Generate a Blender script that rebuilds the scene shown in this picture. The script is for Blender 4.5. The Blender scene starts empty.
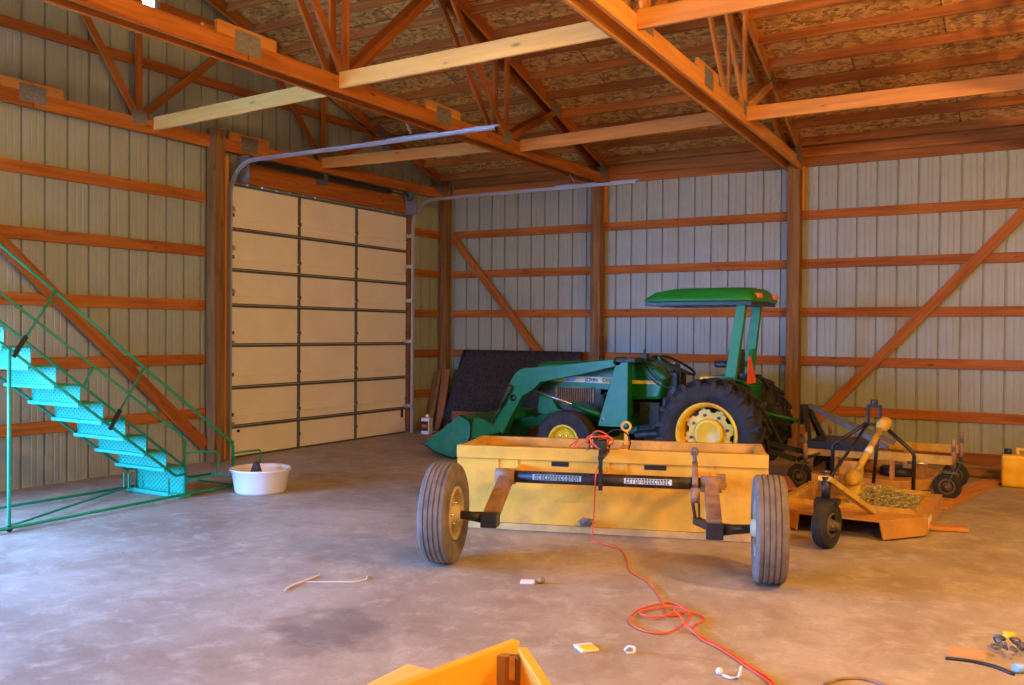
import bpy, bmesh, math, random
from mathutils import Matrix, Vector
random.seed(7)
R = math.radians
PI = math.pi
K = 1.3                      # plan units -> metres, applied once at the end
C = bpy.context.scene.collection

# ------------------------------------------------------------------ materials
def newmat(name):
    m = bpy.data.materials.new(name); m.use_nodes = True
    nt = m.node_tree
    return m, nt, nt.nodes, nt.links, nt.nodes['Principled BSDF']

def col4(c): return (c[0], c[1], c[2], 1)

def paint(name, c, rough=.5, metal=0, var=.12, scale=6, c2=None, bump=0, dirt=None, dirt_amt=.3, spec=None):
    m, nt, N, L, B = newmat(name)
    tc = N.new('ShaderNodeTexCoord')
    no = N.new('ShaderNodeTexNoise'); no.inputs['Scale'].default_value = scale; no.inputs['Detail'].default_value = 6
    L.new(tc.outputs['Object'], no.inputs['Vector'])
    rp = N.new('ShaderNodeValToRGB')
    a = c; b = c2 if c2 else tuple(min(1, x*(1+var)) for x in c)
    a2 = tuple(x*(1-var) for x in c)
    rp.color_ramp.elements[0].position = .35; rp.color_ramp.elements[0].color = col4(a2)
    rp.color_ramp.elements[1].position = .68; rp.color_ramp.elements[1].color = col4(b)
    L.new(no.outputs['Fac'], rp.inputs['Fac'])
    out = rp.outputs['Color']
    if dirt:
        n2 = N.new('ShaderNodeTexNoise'); n2.inputs['Scale'].default_value = scale*.6; n2.inputs['Detail'].default_value = 9; n2.inputs['Roughness'].default_value = .7
        L.new(tc.outputs['Object'], n2.inputs['Vector'])
        r2 = N.new('ShaderNodeValToRGB'); r2.color_ramp.elements[0].position = .5; r2.color_ramp.elements[1].position = .72
        r2.color_ramp.elements[0].color = (0, 0, 0, 1); r2.color_ramp.elements[1].color = (dirt_amt, dirt_amt, dirt_amt, 1)
        L.new(n2.outputs['Fac'], r2.inputs['Fac'])
        mx = N.new('ShaderNodeMix'); mx.data_type = 'RGBA'
        L.new(r2.outputs['Color'], mx.inputs['Factor']); L.new(out, mx.inputs['A']); mx.inputs['B'].default_value = col4(dirt)
        out = mx.outputs['Result']
    L.new(out, B.inputs['Base Color'])
    B.inputs['Roughness'].default_value = rough; B.inputs['Metallic'].default_value = metal
    if spec is not None: B.inputs['Specular IOR Level'].default_value = spec
    if bump:
        bp = N.new('ShaderNodeBump'); bp.inputs['Strength'].default_value = bump; bp.inputs['Distance'].default_value = .01
        L.new(no.outputs['Fac'], bp.inputs['Height']); L.new(bp.outputs['Normal'], B.inputs['Normal'])
    return m

def wood(name, ca, cb, rough=.7, rnd=.5, knots=True):
    m, nt, N, L, B = newmat(name)
    tc = N.new('ShaderNodeTexCoord'); oi = N.new('ShaderNodeObjectInfo')
    mp = N.new('ShaderNodeMapping'); mp.inputs['Scale'].default_value = (.9, 14, 14)
    ad = N.new('ShaderNodeVectorMath'); ad.operation = 'ADD'
    sc = N.new('ShaderNodeVectorMath'); sc.operation = 'SCALE'; sc.inputs[0].default_value = (37, 11, 5)
    L.new(oi.outputs['Random'], sc.inputs['Scale'])
    L.new(tc.outputs['Object'], ad.inputs[0]); L.new(sc.outputs['Vector'], ad.inputs[1])
    L.new(ad.outputs['Vector'], mp.inputs['Vector'])
    no = N.new('ShaderNodeTexNoise'); no.inputs['Scale'].default_value = 1.2; no.inputs['Detail'].default_value = 5; no.inputs['Distortion'].default_value = .6
    L.new(mp.outputs['Vector'], no.inputs['Vector'])
    rp = N.new('ShaderNodeValToRGB'); rp.color_ramp.elements[0].position = .3; rp.color_ramp.elements[1].position = .7
    rp.color_ramp.elements[0].color = col4(ca); rp.color_ramp.elements[1].color = col4(cb)
    L.new(no.outputs['Fac'], rp.inputs['Fac'])
    out = rp.outputs['Color']
    if knots:
        mk = N.new('ShaderNodeMapping'); mk.inputs['Scale'].default_value = (1.6, 5, 5)
        L.new(ad.outputs['Vector'], mk.inputs['Vector'])
        vo = N.new('ShaderNodeTexVoronoi'); vo.inputs['Scale'].default_value = 1.1
        L.new(mk.outputs['Vector'], vo.inputs['Vector'])
        r2 = N.new('ShaderNodeValToRGB'); r2.color_ramp.elements[0].position = .05; r2.color_ramp.elements[1].position = .13
        r2.color_ramp.elements[0].color = (.65, .65, .65, 1); r2.color_ramp.elements[1].color = (0, 0, 0, 1)
        L.new(vo.outputs['Distance'], r2.inputs['Fac'])
        mx = N.new('ShaderNodeMix'); mx.data_type = 'RGBA'
        L.new(r2.outputs['Color'], mx.inputs['Factor']); L.new(out, mx.inputs['A']); mx.inputs['B'].default_value = col4(tuple(x*.25 for x in ca))
        out = mx.outputs['Result']
    hs = N.new('ShaderNodeHueSaturation')
    mr = N.new('ShaderNodeMapRange'); mr.inputs['To Min'].default_value = 1-rnd/2; mr.inputs['To Max'].default_value = 1+rnd/2
    L.new(oi.outputs['Random'], mr.inputs['Value']); L.new(mr.outputs['Result'], hs.inputs['Value']); L.new(out, hs.inputs['Color'])
    L.new(hs.outputs['Color'], B.inputs['Base Color'])
    B.inputs['Roughness'].default_value = rough; B.inputs['Specular IOR Level'].default_value = .25
    bp = N.new('ShaderNodeBump'); bp.inputs['Strength'].default_value = .15; bp.inputs['Distance'].default_value = .004
    L.new(no.outputs['Fac'], bp.inputs['Height']); L.new(bp.outputs['Normal'], B.inputs['Normal'])
    return m

def osb_mat():
    m, nt, N, L, B = newmat('oriented_strand_board')
    tc = N.new('ShaderNodeTexCoord')
    mp = N.new('ShaderNodeMapping'); mp.inputs['Scale'].default_value = (1, 1.5, 1.5)
    no = N.new('ShaderNodeTexNoise'); no.inputs['Scale'].default_value = 5; no.inputs['Detail'].default_value = 2
    L.new(tc.outputs['Object'], mp.inputs['Vector'])
    mx0 = N.new('ShaderNodeMix'); mx0.data_type = 'RGBA'; mx0.inputs['Factor'].default_value = .18
    L.new(mp.outputs['Vector'], no.inputs['Vector'])
    L.new(mp.outputs['Vector'], mx0.inputs['A']); L.new(no.outputs['Color'], mx0.inputs['B'])
    vo = N.new('ShaderNodeTexVoronoi'); vo.inputs['Scale'].default_value = 17; vo.distance = 'MANHATTAN'
    L.new(mx0.outputs['Result'], vo.inputs['Vector'])
    rp = N.new('ShaderNodeValToRGB'); e = rp.color_ramp.elements
    e[0].position = 0; e[0].color = (.34, .14, .028, 1); e[1].position = 1; e[1].color = (1.0, .60, .15, 1)
    x = e.new(.45); x.color = (.72, .37, .075, 1)
    sp = N.new('ShaderNodeSeparateColor'); L.new(vo.outputs['Color'], sp.inputs['Color'])
    L.new(sp.outputs['Red'], rp.inputs['Fac'])
    # sheets of slightly different tone
    br = N.new('ShaderNodeTexBrick'); br.inputs['Scale'].default_value = .42; br.inputs['Mortar Size'].default_value = .004
    br.inputs['Color1'].default_value = (1, 1, 1, 1); br.inputs['Color2'].default_value = (.78, .74, .7, 1); br.inputs['Mortar'].default_value = (.25, .2, .15, 1)
    br.inputs['Row Height'].default_value = .5; br.inputs['Brick Width'].default_value = 1.0
    L.new(tc.outputs['Object'], br.inputs['Vector'])
    ml = N.new('ShaderNodeMix'); ml.data_type = 'RGBA'; ml.blend_type = 'MULTIPLY'; ml.inputs['Factor'].default_value = 1
    L.new(rp.outputs['Color'], ml.inputs['A']); L.new(br.outputs['Color'], ml.inputs['B'])
    L.new(ml.outputs['Result'], B.inputs['Base Color']); B.inputs['Roughness'].default_value = .65
    return m

def floor_mat():
    m, nt, N, L, B = newmat('old_concrete')
    tc = N.new('ShaderNodeTexCoord')
    def noise(s, d=8, r=.6, dist=0):
        n = N.new('ShaderNodeTexNoise'); n.inputs['Scale'].default_value = s; n.inputs['Detail'].default_value = d
        n.inputs['Roughness'].default_value = r; n.inputs['Distortion'].default_value = dist
        L.new(tc.outputs['Object'], n.inputs['Vector']); return n
    def ramp(src, p0, p1, c0, c1):
        r = N.new('ShaderNodeValToRGB'); r.color_ramp.elements[0].position = p0; r.color_ramp.elements[1].position = p1
        r.color_ramp.elements[0].color = col4(c0); r.color_ramp.elements[1].color = col4(c1); L.new(src, r.inputs['Fac']); return r.outputs['Color']
    def mix(f, a, b, mode='MIX'):
        x = N.new('ShaderNodeMix'); x.data_type = 'RGBA'; x.blend_type = mode
        if isinstance(f, float): x.inputs['Factor'].default_value = f
        else: L.new(f, x.inputs['Factor'])
        for k, v in (('A', a), ('B', b)):
            if isinstance(v, tuple): x.inputs[k].default_value = col4(v)
            else: L.new(v, x.inputs[k])
        return x.outputs['Result']
    n1 = noise(.8, 9, .62, .5); n2 = noise(4.5, 10, .7, .3); n3 = noise(38, 4, .6)
    base = ramp(n1.outputs['Fac'], .35, .65, (.31, .245, .165), (.48, .40, .29))
    c = mix(ramp(n2.outputs['Fac'], .5, .72, (0, 0, 0), (.55, .55, .55)), base, (.68, .62, .50))
    n4 = noise(1.7, 10, .72, 1.0)
    c = mix(ramp(n4.outputs['Fac'], .50, .64, (0, 0, 0), (.5, .5, .5)), c, (.30, .19, .11))
    c = mix(ramp(n3.outputs['Fac'], .35, .6, (.16, .16, .16), (0, 0, 0)), c, (.22, .17, .14))
    # one old oil stain on the slab
    vm = N.new('ShaderNodeVectorMath'); vm.operation = 'DISTANCE'; vm.inputs[1].default_value = (5.2*K, -8.3*K, 0)
    nd = noise(3, 5, .6); wv = N.new('ShaderNodeMath'); wv.operation = 'MULTIPLY_ADD'; wv.inputs[1].default_value = 1.0
    L.new(tc.outputs['Object'], vm.inputs[0]); L.new(nd.outputs['Fac'], wv.inputs[0]); L.new(vm.outputs['Value'], wv.inputs[2])
    c = mix(ramp(wv.outputs[0], .72, 1.05, (.62, .62, .62), (0, 0, 0)), c, (.13, .10, .09))
    # pits
    vo = N.new('ShaderNodeTexVoronoi'); vo.inputs['Scale'].default_value = 2.2; L.new(tc.outputs['Object'], vo.inputs['Vector'])
    c = mix(ramp(vo.outputs['Distance'], .02, .05, (.7, .7, .7), (0, 0, 0)), c, (.12, .085, .07))
    L.new(c, B.inputs['Base Color']); B.inputs['Roughness'].default_value = .62; B.inputs['Specular IOR Level'].default_value = .35
    bp = N.new('ShaderNodeBump'); bp.inputs['Strength'].default_value = .35; bp.inputs['Distance'].default_value = .01
    L.new(n2.outputs['Fac'], bp.inputs['Height']); L.new(bp.outputs['Normal'], B.inputs['Normal'])
    return m

def perforated(name, c, hole, scale):
    m, nt, N, L, B = newmat(name)
    tc = N.new('ShaderNodeTexCoord')
    mp = N.new('ShaderNodeMapping'); mp.inputs['Scale'].default_value = (1, 0, 1.25); mp.inputs['Rotation'].default_value = (0, R(45), 0)
    L.new(tc.outputs['Object'], mp.inputs['Vector'])
    ck = N.new('ShaderNodeTexVoronoi'); ck.inputs['Scale'].default_value = scale; ck.inputs['Randomness'].default_value = 0
    L.new(mp.outputs['Vector'], ck.inputs['Vector'])
    rp = N.new('ShaderNodeValToRGB'); rp.color_ramp.elements[0].position = .26; rp.color_ramp.elements[1].position = .36
    rp.color_ramp.elements[0].color = col4(hole); rp.color_ramp.elements[1].color = col4(c)
    L.new(ck.outputs['Distance'], rp.inputs['Fac']); L.new(rp.outputs['Color'], B.inputs['Base Color'])
    B.inputs['Roughness'].default_value = .4
    return m

M = {}
M['wood'] = wood('framing_lumber', (.28, .075, .010), (.50, .165, .026), rnd=.35)
M['wood_light'] = wood('roof_lumber', (.30, .090, .015), (.54, .19, .034), rnd=.6)
M['wood_pale'] = wood('new_pine', (.84, .46, .10), (.95, .61, .17), rnd=.1)
M['wood_warm'] = wood('pine', (.52, .20, .036), (.72, .32, .07), rnd=.25)
M['post'] = wood('treated_post', (.17, .080, .024), (.34, .17, .050), rnd=.15)
M['old_wood'] = wood('old_plank', (.20, .07, .03), (.42, .16, .06), rnd=.5)
M['osb'] = osb_mat()
M['floor'] = floor_mat()
M['siding'] = paint('painted_steel_siding', (.37, .39, .295), .42, 0, .05, 3)
M['door'] = paint('door_steel', (.93, .86, .72), .5, 0, .03, 2)
M['galv'] = paint('galvanised_steel', (.50, .53, .58), .3, .5, .04, 6)
M['darkgalv'] = paint('dull_steel', (.13, .13, .13), .6, .3, .15, 14)
M['gusset'] = paint('gusset_steel', (.24, .235, .22), .5, .35, .2, 30)
M['green'] = paint('tractor_green', (.004, .150, .020), .32, 0, .15, 8, dirt=(.06, .06, .03), dirt_amt=.25, spec=.35)
M['green_canopy'] = paint('canopy_green', (.008, .20, .02), .4, 0, .1, 6)
M['green_bucket'] = paint('worn_green', (.006, .16, .045), .5, 0, .2, 8, dirt=(.14, .15, .17), dirt_amt=.6)
M['stair'] = paint('stair_green', (.01, .30, .16), .4, 0, .12, 10)
M['tread'] = perforated('perforated_green_steel', (.012, .44, .27), (.006, .20, .13), 21)
M['tread_lip'] = paint('tread_green', (.02, .44, .28), .4, 0, .08, 8)
M['yellow'] = paint('implement_yellow', (.76, .43, .045), .5, 0, .12, 4, dirt=(.42, .22, .08), dirt_amt=.6)
M['yellow_worn'] = paint('worn_yellow', (.74, .40, .07), .6, 0, .2, 5, dirt=(.40, .22, .09), dirt_amt=.9)
M['cutting_edge'] = paint('scoured_edge', (.66, .42, .14), .6, .1, .2, 6)
M['shaded_yellow'] = paint('shaded_cutter_yellow', (.58, .36, .045), .55, 0, .2, 9, dirt=(.26, .15, .07), dirt_amt=.9)  # yellow darkened: the cutter's shadow is put into the paint colour
M['rim_dark'] = paint('dull_dark_rim', (.12, .085, .06), .6, 0, .3, 12)
M['box_yellow'] = paint('bright_yellow_paint', (.90, .48, .04), .45, 0, .06, 4)
M['rim_yellow'] = paint('wheel_yellow', (.80, .52, .012), .4, 0, .08, 8, dirt=(.5, .3, .05), dirt_amt=.3)
M['rim_rear'] = paint('rear_rim_paint', (.86, .52, .02), .4, 0, .1, 5, dirt=(.60, .15, .02), dirt_amt=.9)
M['rim_dusty'] = paint('dusty_rim', (.50, .38, .20), .6, 0, .2, 9, dirt=(.28, .2, .13), dirt_amt=.8)
M['tube'] = paint('dusty_black_tube', (.022, .020, .020), .5, .1, .2, 6, dirt=(.20, .13, .08), dirt_amt=.9)
M['rim_red'] = paint('worn_rim', (.70, .25, .04), .55, 0, .2, 10)
M['orange_deck'] = paint('mower_orange', (.54, .26, .045), .5, 0, .15, 6, dirt=(.35, .2, .09), dirt_amt=.7)  # deck orange dimmed, with the shadow around it mixed into the base colour
M['rubber'] = paint('tyre_rubber', (.018, .017, .016), .75, 0, .25, 9, dirt=(.09, .075, .06), dirt_amt=.6, bump=.2)
M['rubber_dusty'] = paint('dusty_tyre_rubber', (.17, .135, .10), .85, 0, .25, 8, dirt=(.26, .20, .15), dirt_amt=.8, bump=.3)
M['groove'] = paint('tyre_groove', (.02, .019, .018), .9)
M['black'] = paint('black_steel', (.018, .018, .022), .4, 0, .2, 10)
M['blackplastic'] = paint('black_plastic', (.02, .02, .022), .5)
M['engine'] = paint('greasy_engine', (.03, .045, .03), .55, .2, .4, 14, dirt=(.10, .07, .04), dirt_amt=.6)
M['rusty'] = paint('dusty_brown_steel', (.33, .19, .10), .7, .1, .3, 9, dirt=(.34, .25, .18), dirt_amt=.8)
M['bluegrey'] = paint('blue_grey_steel', (.10, .13, .16), .45, .2, .2, 8)
M['chrome'] = paint('steel_rod', (.6, .6, .6), .25, .9)
M['mat'] = paint('dark_rubber_mat', (.035, .033, .034), .9, 0, .5, 28, bump=1, dirt=(.10, .09, .08), dirt_amt=.6)
M['orange_cord'] = paint('orange_cord', (.78, .10, .02), .5)
M['white'] = paint('white_plastic', (.86, .82, .78), .4, 0, .04, 3)
M['red'] = paint('red_reflector', (.95, .10, .015), .35)
M['amber'] = paint('amber_lens', (.8, .16, .01), .3)
M['jug'] = paint('yellow_plastic', (.86, .50, .02), .4)
M['decal_y'] = paint('yellow_stripe', (.90, .66, .03), .4)
M['decal_w'] = paint('cream_decal', (.85, .8, .55), .4)
M['decal_b'] = paint('blue_decal', (.30, .55, .90), .4)
M['decal_pale'] = paint('pale_decal', (.62, .68, .72), .5)
M['ink'] = paint('black_ink', (.015, .03, .015), .5)
M['leaf'] = paint('dry_leaves', (.24, .30, .12), .8, 0, .4, 60, c2=(.85, .78, .48))
M['stone'] = paint('dark_slate', (.07, .06, .055), .8, 0, .3, 20)
M['card'] = paint('orange_card', (.66, .30, .13), .8)
M['ground'] = paint('gravel', (.42, .40, .37), .9, 0, .2, 3)
M['seat_yellow'] = paint('seat_vinyl', (.85, .55, .04), .5)
M['rock'] = paint('dirt_clod', (.20, .16, .13), .9, 0, .3, 20)

# ------------------------------------------------------------------ object helpers
FRAME = [Matrix.Identity(4)]
def world(o):
    return world(o.parent) @ o.matrix_basis if o.parent else o.matrix_basis.copy()

def put(o, mat4, parent):
    if parent:
        o.parent = parent
        o.matrix_basis = world(parent).inverted() @ mat4
    else:
        o.matrix_basis = mat4

def tag(o, label=None, cat=None, group=None, kind=None):
    if label: o['label'] = label
    if cat: o['category'] = cat
    if group: o['group'] = group
    if kind: o['kind'] = kind
    return o

def thing(name, loc, label, cat, rz=0, group=None):
    o = bpy.data.objects.new(name, None); C.objects.link(o)
    o.empty_display_size = .1
    put(o, FRAME[0] @ Matrix.Translation(loc) @ Matrix.Rotation(rz, 4, 'Z'), None)
    return tag(o, label, cat, group)

class MB:
    def __init__(s): s.bm = bmesh.new(); s.mi = 0
    def _faces(s, vs, fs):
        bv = [s.bm.verts.new(v) for v in vs]
        for f in fs:
            try:
                fc = s.bm.faces.new([bv[i] for i in f]); fc.material_index = s.mi
            except ValueError: pass
        return bv
    def box(s, a, b, m=None):
        x0, y0, z0 = a; x1, y1, z1 = b
        vs = [Vector(v) for v in ((x0,y0,z0),(x1,y0,z0),(x1,y1,z0),(x0,y1,z0),(x0,y0,z1),(x1,y0,z1),(x1,y1,z1),(x0,y1,z1))]
        if m: vs = [m @ v for v in vs]
        s._faces(vs, [(0,3,2,1),(4,5,6,7),(0,1,5,4),(1,2,6,5),(2,3,7,6),(3,0,4,7)]); return s
    def bar(s, p0, p1, w, h, up=(0,0,1)):
        s.box((0,-w/2,-h/2), ((Vector(p1)-Vector(p0)).length, w/2, h/2), aim(p0, p1, up)); return s
    def tube(s, pts, r, seg=8, closed=False):
        pts = [Vector(p) for p in pts]; n = len(pts); rs = r if isinstance(r, (list, tuple)) else [r]*n
        rings = []; prev = None
        for i, p in enumerate(pts):
            a = pts[i-1] if (i or closed) else p; b = pts[(i+1) % n] if (i < n-1 or closed) else p
            t = (b-a); t = t.normalized() if t.length > 1e-9 else Vector((0,0,1))
            if prev is None:
                q = Vector((0,0,1)) if abs(t.z) < .9 else Vector((1,0,0)); u = t.cross(q).normalized()
            else:
                u = (prev - t*prev.dot(t)); u = u.normalized() if u.length > 1e-6 else t.orthogonal().normalized()
            prev = u; v = t.cross(u)
            rings.append([s.bm.verts.new(p + (u*math.cos(2*PI*k/seg)+v*math.sin(2*PI*k/seg))*rs[i]) for k in range(seg)])
        m = n if closed else n-1
        for i in range(m):
            A, B_ = rings[i], rings[(i+1) % n]
            for k in range(seg):
                f = s.bm.faces.new((A[k], A[(k+1) % seg], B_[(k+1) % seg], B_[k])); f.material_index = s.mi; f.smooth = seg > 5
        if not closed:
            for rg, rev in ((rings[0], True), (rings[-1], False)):
                f = s.bm.faces.new(rg[::-1] if rev else rg); f.material_index = s.mi
        return s
    def lathe(s, prof, seg=32, axis='Y', c=(0,0,0), closed=True, smooth=True):
        # prof: list of (radius, along-axis)
        rings = []
        for r, a in prof:
            rg = []
            for k in range(seg):
                t = 2*PI*k/seg; x, y = r*math.cos(t), r*math.sin(t)
                P = (x, a, y) if axis == 'Y' else ((x, y, a) if axis == 'Z' else (a, x, y))
                rg.append(s.bm.verts.new(Vector(P)+Vector(c)))
            rings.append(rg)
        n = len(rings)
        for i in range(n if closed else n-1):
            A, B_ = rings[i], rings[(i+1) % n]
            for k in range(seg):
                f = s.bm.faces.new((A[k], A[(k+1) % seg], B_[(k+1) % seg], B_[k])); f.material_index = s.mi; f.smooth = smooth
        if not closed:
            for rg in (rings[0], rings[-1]):
                f = s.bm.faces.new(rg); f.material_index = s.mi
        return s
    def prism(s, poly, t0, t1, plane='XZ'):
        def P(a, b, t): return Vector((a, t, b)) if plane == 'XZ' else (Vector((t, a, b)) if plane == 'YZ' else Vector((a, b, t)))
        n = len(poly); vs = [P(a, b, t0) for a, b in poly] + [P(a, b, t1) for a, b in poly]
        s._faces(vs, [tuple(range(n))[::-1], tuple(range(n, 2*n))] + [(i, (i+1) % n, n+(i+1) % n, n+i) for i in range(n)]); return s
    def build(s, name, mat, parent=None, bevel=0, m=None, label=None, recalc=True):
        if recalc: bmesh.ops.recalc_face_normals(s.bm, faces=s.bm.faces)
        me = bpy.data.meshes.new(name); s.bm.to_mesh(me); s.bm.free()
        for x in (mat if isinstance(mat, (list, tuple)) else [mat]): me.materials.append(x)
        o = bpy.data.objects.new(name, me); C.objects.link(o)
        put(o, FRAME[0] @ (m if m else Matrix.Identity(4)), parent)
        if bevel:
            b = o.modifiers.new('bevel', 'BEVEL'); b.width = bevel*K; b.segments = 2; b.limit_method = 'ANGLE'; b.angle_limit = R(50)
        if label: o['label'] = label
        return o

def aim(p0, p1, up=(0,0,1)):
    p0, p1 = Vector(p0), Vector(p1); x = (p1-p0).normalized(); u = Vector(up)
    y = u.cross(x)
    if y.length < 1e-5: y = Vector((0,1,0)).cross(x) if abs(x.y) < .9 else Vector((1,0,0)).cross(x)
    y.normalize(); z = x.cross(y)
    return Matrix(((x.x,y.x,z.x,p0.x),(x.y,y.y,z.y,p0.y),(x.z,y.z,z.z,p0.z),(0,0,0,1)))

def board(name, p0, p1, w, h, mat, parent=None, up=(0,0,1), bevel=.003):
    """a straight board whose own X axis runs along its grain"""
    L_ = (Vector(p1)-Vector(p0)).length
    return MB().box((0,-w/2,-h/2), (L_, w/2, h/2)).build(name, mat, parent, bevel, aim(p0, p1, up))

def text_mesh(name, body, size, mat, m, parent, depth=.002):
    cu = bpy.data.curves.new(name, 'FONT'); cu.body = body; cu.size = size; cu.extrude = depth; cu.align_x = 'LEFT'; cu.offset = .0012
    t = bpy.data.objects.new(name, cu); C.objects.link(t)
    bpy.context.view_layer.update()
    me = bpy.data.meshes.new_from_object(t.evaluated_get(bpy.context.evaluated_depsgraph_get()))
    bpy.data.objects.remove(t)
    me.materials.clear(); me.materials.append(mat)
    o = bpy.data.objects.new(name, me); C.objects.link(o); put(o, FRAME[0] @ m, parent)
    return o

# ------------------------------------------------------------------ the room
LX, BY, RX, FY = 0.0, 0.0, 13.6, -14.6
RIDGE = -7.3; PITCH = .31
def under(y):                                   # underside of the roof deck
    d = -y if y > RIDGE else y - FY
    return 3.865 + PITCH*d
def profile(length, sheet=.23):
    pts = []; x = 0
    while x < length:
        for a, d in ((0,0),(.055,0),(.059,.003),(.071,.003),(.075,0),(.115,0),(.119,.003),(.131,.003),(.135,0),(.186,0),(.192,.028),(.210,.028),(.216,0)):
            if x+a < length: pts.append((x+a, d))
        x += sheet
    pts.append((length, 0)); return pts
def siding(name, axis, base, a0, a1, outdir, top, holes=()):
    bm = bmesh.new(); pr = profile(abs(a1-a0)); sgn = 1 if a1 > a0 else -1
    xs = [(a0+sgn*p, d) for p, d in pr]
    def P(a, d, z): return Vector((a, base+outdir*d, z)) if axis == 'X' else Vector((base+outdir*d, a, z))
    for (A, dA), (B_, dB) in zip(xs[:-1], xs[1:]):
        mid = (A+B_)/2; spans = [(0, None)]
        for h0, h1, z0, z1 in holes:
            if h0 < mid < h1: spans = ([(0, z0)] if z0 > 0 else []) + [(z1, None)]
        for z0, z1 in spans:
            q = [P(A, dA, z0), P(B_, dB, z0), P(B_, dB, top(B_) if z1 is None else z1), P(A, dA, top(A) if z1 is None else z1)]
            bm.faces.new([bm.verts.new(v) for v in q])
    bmesh.ops.remove_doubles(bm, verts=bm.verts, dist=1e-5)
    me = bpy.data.meshes.new(name); bm.to_mesh(me); bm.free(); me.materials.append(M['siding'])
    o = bpy.data.objects.new(name, me); C.objects.link(o)
    sd = o.modifiers.new('gauge', 'SOLIDIFY'); sd.thickness = .004; sd.offset = 0
    return tag(o, kind='structure')

siding('wall_back', 'X', BY+.004, LX, RX, 1, lambda a: 3.868)
DOOR_HOLE = (-4.34, -1.02, 0, 3.19); BIG_HOLE = (-12.0, -9.0, 0, 2.5); VENT = (-5.55, -5.37, 4.90, 5.35)
siding('wall_left', 'Y', LX-.004, FY, BY, -1, lambda a: under(a)-.002, [DOOR_HOLE, BIG_HOLE, VENT])
siding('wall_right', 'Y', RX+.004, BY, FY, 1, lambda a: under(a)-.002)
siding('wall_front', 'X', FY-.004, RX, LX, -1, lambda a: 3.868, [(.45, 1.55, 0, 2.5)])
tag(MB().box((LX-.05,FY-.05,-.2), (RX+.05,BY+.05,0)).build('floor', M['floor']), kind='structure')
mb = MB(); t = .02
for y0, y1 in ((BY+.3, RIDGE), (RIDGE, FY-.3)):
    d0 = under(y0); d1 = under(y1)
    mb._faces([Vector(v) for v in ((LX-.3,y0,d0),(RX+.3,y0,d0),(RX+.3,y1,d1),(LX-.3,y1,d1),(LX-.3,y0,d0+t),(RX+.3,y0,d0+t),(RX+.3,y1,d1+t),(LX-.3,y1,d1+t))],
              [(0,3,2,1),(4,5,6,7),(0,1,5,4),(1,2,6,5),(2,3,7,6),(3,0,4,7)])
tag(mb.build('ceiling', M['osb']), kind='structure')
g = MB()
for a, b in (((-60,-60,-.25),(LX-.06,40,-.02)), ((LX-.06,BY+.06,-.25),(60,40,-.02)), ((LX-.06,-60,-.25),(60,FY-.06,-.02)), ((RX+.06,FY-.06,-.25),(60,BY+.06,-.02))): g.box(a, b)
tag(g.build('ground', M['ground']), kind='structure')
# small gable vent window: frame and pane
w = MB()
w.box((-.03,-5.57,4.88),(.015,-5.55,5.37)).box((-.03,-5.37,4.88),(.015,-5.35,5.37)).box((-.03,-5.57,4.88),(.015,-5.35,4.90)).box((-.03,-5.57,5.35),(.015,-5.35,5.37))
tag(w.build('window_1', M['gusset']), kind='structure')

GZ = [.554, 1.164, 1.774, 2.384, 2.994]
GN = ['lowest', 'second lowest', 'middle', 'second highest', 'highest']
PX = [.10, 2.73, 5.46, 8.19, 10.92]
PN = ['the corner post', 'the post left of the tractor', 'the post right of the canopy', 'the next post beyond the right edge']
# posts
def post(x, y, h, label, w=.155, notch=0):
    if notch:
        b = MB().box((0,-w/2,-w/2),(3.56,w/2,w/2)).box((3.56,notch-.055,-w/2),(h,notch+.055,w/2)); o = b.build('wall_post', M['post'], None, .004, aim((x,y,0),(x,y,1),(0,1,0)))
    else: o = board('wall_post', (x, y, 0), (x, y, h), w, w, M['post'], up=(0,1,0), bevel=.006)
    tag(o, label, 'post')
post(.115, -.125, 3.75, 'square timber post in the far left corner between the garage door and the back wall', .13)
post(2.73, -.12, 3.82, 'square timber post on the back wall behind the loader arm, left of the canopy', notch=.046)
post(5.46, -.12, 3.82, 'square timber post on the back wall just right of the tractor canopy', notch=-.036)
post(8.19, -.12, 3.82, 'square timber post on the back wall past the right edge of the photo', notch=.0005)
post(.12, -4.63, 3.76, 'tall timber post beside the left jamb of the garage door', .145)
# girts on the back wall
bays = [(.19, 2.65, 'left bay beside the corner'), (2.65, 5.46, 'middle bay behind the canopy'),
        (5.46, 8.19, 'right bay behind the mowers'), ]
for bi, (x0, x1, bn) in enumerate(bays):
    for gi, z in enumerate(GZ):
        if bi and gi == 4: pass
        o = board('wall_girt', (x0+(.004 if bi else 0), -.02, z), (x1-.004, -.02, z), .036, .115, M['wood'])
        tag(o, '%s orange girt board on the back wall, %s' % (GN[gi], bn), 'board', 'back wall girts')
    for zc, hh, th_, wn in ((3.658, .115, .036, 'lower'), (3.79, .135, .026, 'upper')):
        o = board('eave_board', (x0+.004, -th_/2-.002, zc), (x1-.004, -th_/2-.002, zc), th_, hh, M['wood_light'])
        tag(o, '%s orange eave board atop the back wall, %s' % (wn, bn), 'board', 'eave boards')
    o = board('splash_board', (x0+.004, -.02, .07), (x1-.004, -.02, .07), .036, .14, M['old_wood'])
    tag(o, 'dull brown board at the back wall foot, %s' % bn, 'board', 'splash boards')
# short vertical blocks either side of the posts
for px in (2.73, 5.46):
    for s_, sn in ((-1, 'left'), (1, 'right')):
        nm = 'post behind the loader' if px < 3 else 'post by the canopy'
        o = board('post_blocking', (px+s_*.0955, -.058, 3.0518), (px+s_*.0955, -.058, 3.60), .035, .07, M['wood_warm'], up=(0,1,0))
        tag(o, 'short upright orange block %s of the %s, above the top girt' % (sn, nm), 'board')
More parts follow.
